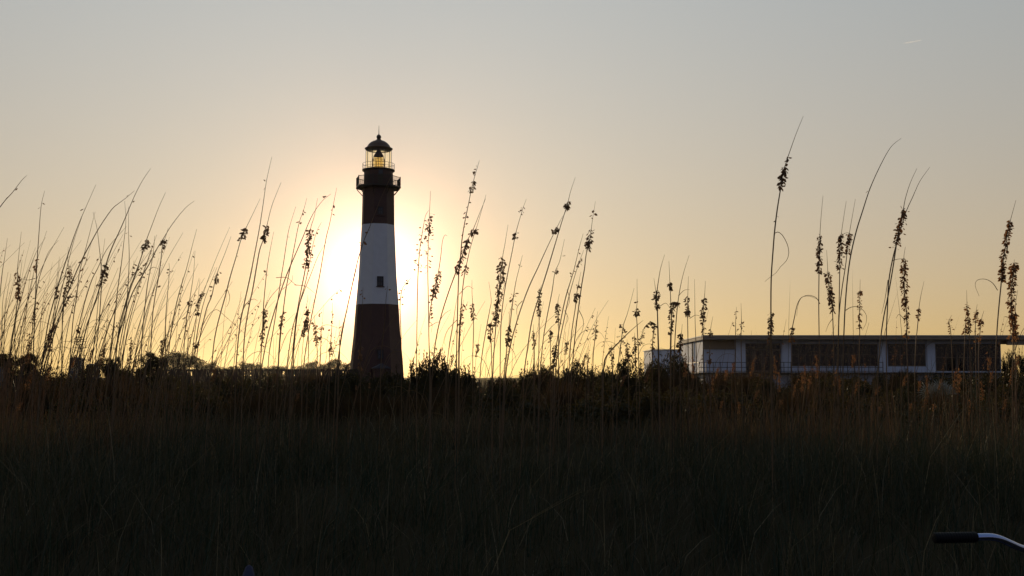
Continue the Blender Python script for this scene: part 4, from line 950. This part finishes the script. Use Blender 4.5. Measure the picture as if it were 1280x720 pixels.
# ------------------------------------------------------------------ bicycle, stake, contrails
def bicycle():
    Yc = 3.10; cpt = at(1316, 690, Yc); X0 = cpt.x; g = 0.0
    root = empty('bicycle', (X0, Yc, g), 'parked bicycle, only its black grip and chrome handlebar in the lower right corner', 'bicycle')
    L = Vector((X0, Yc, g))
    pt = [(1167, 672.5, 2.96), (1220, 671.4, 2.98), (1237, 671.2, 2.99), (1249, 673.5, 3.0), (1262, 679, 3.02), (1276, 685, 3.05), (1292, 688.5, 3.08)]
    left = [at(*q) - L for q in pt]; c = cpt - L
    right = [Vector((-p.x, p.y, p.z)) for p in left][::-1]
    full = catmull(left[1:] + [c] + right[:-1], 64)
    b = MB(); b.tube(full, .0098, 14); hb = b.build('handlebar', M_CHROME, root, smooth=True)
    for s in (left, [Vector((-p.x, p.y, p.z)) for p in left]):
        a, e = s[0], s[1]; k = MB(); N = 26
        prof = [(.45, 0), (.9, .012), (1.0, .05)] + [(1.0 + (.035 if i % 2 else -.02), .08 + .86 * i / N) for i in range(N)] + [(1.02, .96), (.95, 1.0)]
        k.tube([a.lerp(e, t) for _, t in prof], [.0142 * q for q, _ in prof], 16); k.build('grip', M_RUBBER, hb)
    axF = Vector((0, .42, .335)); axR = Vector((0, -.68, .335)); hd = Vector((0, .02, c.z - .09)); hb2 = Vector((0, .13, .66)); bb = Vector((0, -.22, .29)); st = Vector((0, -.36, .80))
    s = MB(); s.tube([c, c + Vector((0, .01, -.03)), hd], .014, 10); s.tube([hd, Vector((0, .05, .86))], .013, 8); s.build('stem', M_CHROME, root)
    f = MB()
    for a, e, r_ in ((Vector((0, .05, .86)), hb2, .02), (Vector((0, .06, .83)), st - Vector((0, -.03, .1)), .016), (hb2, bb, .02), (bb, st, .016)): f.tube([a, e], r_, 10)
    for sx in (-.06, .06):
        o = Vector((sx, 0, 0)); f.tube([bb + o * .6, axR + o], .010, 8); f.tube([st - Vector((0, 0, .1)) + o * .3, axR + o], .009, 8)
    f.build('frame', M_BIKE, root)
    fk = MB()
    for sx in (-.055, .055): fk.tube([hb2 + Vector((sx * .5, 0, .0)), hb2 + Vector((sx, .06, -.08)), axF + Vector((sx, 0, 0))], .011, 8)
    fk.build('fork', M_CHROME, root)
    for ax in (axF, axR):
        ringp = lambda r_: [ax + Vector((0, r_ * math.cos(i * math.pi / 24), r_ * math.sin(i * math.pi / 24))) for i in range(49)]
        h = MB(); h.tube([ax + Vector((-.05, 0, 0)), ax + Vector((.05, 0, 0))], .018, 10)
        for i in range(28):
            a = i * 2 * math.pi / 28; h.tube([ax + Vector((.03 * (-1) ** i, 0, 0)), ax + Vector((0, .30 * math.cos(a), .30 * math.sin(a)))], .0011, 3)
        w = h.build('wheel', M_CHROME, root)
        t = MB(); t.tube(ringp(.318), .022, 10, False); t.build('tyre', M_RUBBER, w)
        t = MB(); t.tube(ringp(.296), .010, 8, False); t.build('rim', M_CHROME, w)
    sd = MB(); sp = st + Vector((0, 0, .13))
    sd.tube([sp + Vector((0, -.15, .02)), sp + Vector((0, -.12, .03)), sp + Vector((0, -.02, .015)), sp + Vector((0, .07, .01)), sp + Vector((0, .13, 0))], [.05, .095, .075, .035, .02], 12)
    for i, v in enumerate(sd.v): sd.v[i] = (v[0], v[1], sp.z + (v[2] - sp.z) * .45)
    sd.build('saddle', M_RUBBER, root)
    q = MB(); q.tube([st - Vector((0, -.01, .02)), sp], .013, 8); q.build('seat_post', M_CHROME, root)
    k = MB(); k.tube([bb + Vector((-.07, 0, 0)), bb + Vector((.07, 0, 0))], .018, 8); k.tube([bb + Vector((.07, 0, 0)), bb + Vector((.08, .10, -.13))], .009, 6); k.tube([bb + Vector((-.07, 0, 0)), bb + Vector((-.08, -.10, .13))], .009, 6)
    k.lathe([(.09, -.003), (.09, .003)], 24, c=(0, 0, 0)) if False else None
    k.build('crank', M_CHROME, root)
    for sx, e in ((1, Vector((.13, .10, -.13))), (-1, Vector((-.13, -.10, .13)))):
        p = MB(); p.box(bb.x + e.x - .045, bb.x + e.x + .045, bb.y + e.y - .035, bb.y + e.y + .035, bb.z + e.z - .012, bb.z + e.z + .012); p.build('pedal', M_RUBBER, root)
    kk = MB(); kk.tube([bb + Vector((-.05, -.05, 0)), Vector((-.22, -.32, .0))], .008, 6); kk.build('kickstand', M_CHROME, root)
bicycle()

def stake():
    Y = 4.1; top = at(311, 706.5, Y); g = g1(top.x, Y)
    mb = MB(); H = top.z - g; r = random.Random(2)
    mb.lathe([(.030, -.1), (.030, H * .5), (.027, H - .07), (.023, H - .035), (.012, H - .008), (.004, H)], 12)
    mb.v = [(x + r.gauss(0, .0012), y + r.gauss(0, .0012), z) for x, y, z in mb.v]
    o = mb.build('wooden_stake', M_POST); o.location = (top.x, Y, g)
    tag(o, 'pale bluish tip of a weathered stake at the bottom edge on the left', 'stake')
stake()

def contrail(name, x0, y0, x1, y1, label, w, dens):
    D = 26000.0; a, b = at(x0, y0, D), at(x1, y1, D)
    cm = bpy.data.materials.new('contrail_ice'); cm.use_nodes = True
    nt = cm.node_tree; nt.nodes.clear(); out = nt.nodes.new('ShaderNodeOutputMaterial')
    v = nt.nodes.new('ShaderNodeVolumePrincipled'); v.inputs['Color'].default_value = (1, 1, 1, 1); v.inputs['Anisotropy'].default_value = .8
    v.inputs['Density'].default_value = dens; nt.links.new(v.outputs[0], out.inputs['Volume'])
    mb = MB(); k = 10
    mb.tube([a.lerp(b, i / k) for i in range(k + 1)], [w * (.25 + .75 * min(1, i / 2)) * (1 - .3 * i / k) for i in range(k)] + [w * .1], 8)
    o = mb.build(name, cm, None, loc=a.lerp(b, .5)); tag(o, label, 'contrail', 'short contrails in the sky')
contrail('contrail', 1129, 54.2, 1153, 50, 'short pale contrail high at the upper right', 17, .012)
contrail('contrail', 371, 201.2, 386, 199.5, 'tiny bright contrail left of the lighthouse lantern', 15, .0012)

def haze():
    mb = MB(); mb.box(-2400, 2400, -2400, 2400, -1.6, 47)
    m = bpy.data.materials.new('haze'); m.use_nodes = True; nt = m.node_tree; nt.nodes.clear()
    out = nt.nodes.new('ShaderNodeOutputMaterial'); v = nt.nodes.new('ShaderNodeVolumePrincipled')
    v.inputs['Color'].default_value = (.96, .86, .66, 1); v.inputs['Density'].default_value = 4.2e-5; v.inputs['Anisotropy'].default_value = .82
    nt.links.new(v.outputs[0], out.inputs['Volume'])
    o = mb.build('haze', m); o['kind'] = 'stuff'
haze()

# ------------------------------------------------------------------ sky and sun
def world():
    w = bpy.data.worlds.new('World'); sc.world = w; w.use_nodes = True
    nt = w.node_tree; N = nt.nodes.new; Lk = nt.links.new
    bg = nt.nodes['Background']; bg.inputs['Strength'].default_value = 0.1
    sk = N('ShaderNodeTexSky'); sk.sky_type = 'NISHITA'; sk.sun_disc = False
    sk.sun_elevation = SUN_EL; sk.sun_rotation = SUN_AZ; sk.air_density = 1; sk.dust_density = 2; sk.ozone_density = 1
    def vm(op, a, b=None):
        n = N('ShaderNodeVectorMath'); n.operation = op
        for i, x in enumerate((a, b)):
            if x is None: continue
            if hasattr(x, 'links'): Lk(x, n.inputs[i])
            else: n.inputs[i].default_value = x
        return n
    def ma(op, a, b=None, clamp=False):
        n = N('ShaderNodeMath'); n.operation = op; n.use_clamp = clamp
        for i, x in enumerate((a, b)):
            if x is None: continue
            if hasattr(x, 'links'): Lk(x, n.inputs[i])
            else: n.inputs[i].default_value = x
        return n.outputs[0]
    def scale(c, f):
        n = N('ShaderNodeVectorMath'); n.operation = 'SCALE'
        if hasattr(c, 'links'): Lk(c, n.inputs[0])
        else: n.inputs[0].default_value = c
        Lk(f, n.inputs['Scale']); return n.outputs[0]
    gm = N('ShaderNodeGamma'); gm.inputs[1].default_value = .3; Lk(sk.outputs[0], gm.inputs[0])
    tc = N('ShaderNodeTexCoord'); d = vm('NORMALIZE', tc.outputs['Generated']).outputs[0]
    dot = vm('DOT_PRODUCT', d, tuple(SUN)).outputs['Value']
    th = ma('ARCCOSINE', ma('MINIMUM', dot, .99999))
    ex = lambda s: ma('EXPONENT', ma('MULTIPLY', th, -1 / s))
    sp = N('ShaderNodeSeparateXYZ'); Lk(d, sp.inputs[0])
    el = ma('ARCSINE', ma('MAXIMUM', sp.outputs[2], 0.0))
    E = ma('EXPONENT', ma('MULTIPLY', el, -1 / .2)); Fb = ex(1.5)
    FE = ma('MULTIPLY', Fb, E); FZ = ma('MULTIPLY', Fb, ma('SUBTRACT', 1.0, E))
    k = 10.0
    terms = [vm('MULTIPLY', gm.outputs[0], tuple(k * c for c in (.088, .094, .10))).outputs[0],
             scale(tuple(k * c for c in (.70, .398, .055)), FE), scale(tuple(k * c for c in (.322, .413, .485)), FZ),
             scale(tuple(k * c for c in (4.2, 2.0, 0)), ex(.034)), scale(tuple(k * c for c in (0, 0, 1.1)), ex(.030)),
             scale(tuple(k * c for c in (.6, .6, .6)), ma('EXPONENT', ma('MULTIPLY', ma('MULTIPLY', th, th), -1 / .048 ** 2))), scale(tuple(k * c for c in (.10, .01, 0)), ex(.1)),
             scale(tuple(k * c for c in (.0, .012, .10)), ma('MAXIMUM', ma('MULTIPLY', dot, -1.0), 0.0))]
    s = terms[0]
    for t in terms[1:]: s = vm('ADD', s, t).outputs[0]
    Lk(s, bg.inputs['Color'])
    l = bpy.data.lights.new('sun', 'SUN'); l.energy = 2.5; l.angle = R(.53); l.color = (1.0, .76, .47)
    o = bpy.data.objects.new('sun', l); col.objects.link(o)
    o.rotation_euler = (-SUN).to_track_quat('-Z', 'Y').to_euler(); o.location = (0, 0, 60)
world()
vs = sc.view_settings
vs.view_transform = 'Standard'; vs.look = 'None'; vs.exposure = 0; vs.gamma = 1; vs.use_curve_mapping = False
sc.render.engine = 'CYCLES'
sc.cycles.use_denoising = True
sc.cycles.max_bounces = 8; sc.cycles.transparent_max_bounces = 16; sc.cycles.transmission_bounces = 8
sc.cycles.sample_clamp_indirect = 6
sc.cycles.use_adaptive_sampling = True; sc.cycles.adaptive_threshold = .01
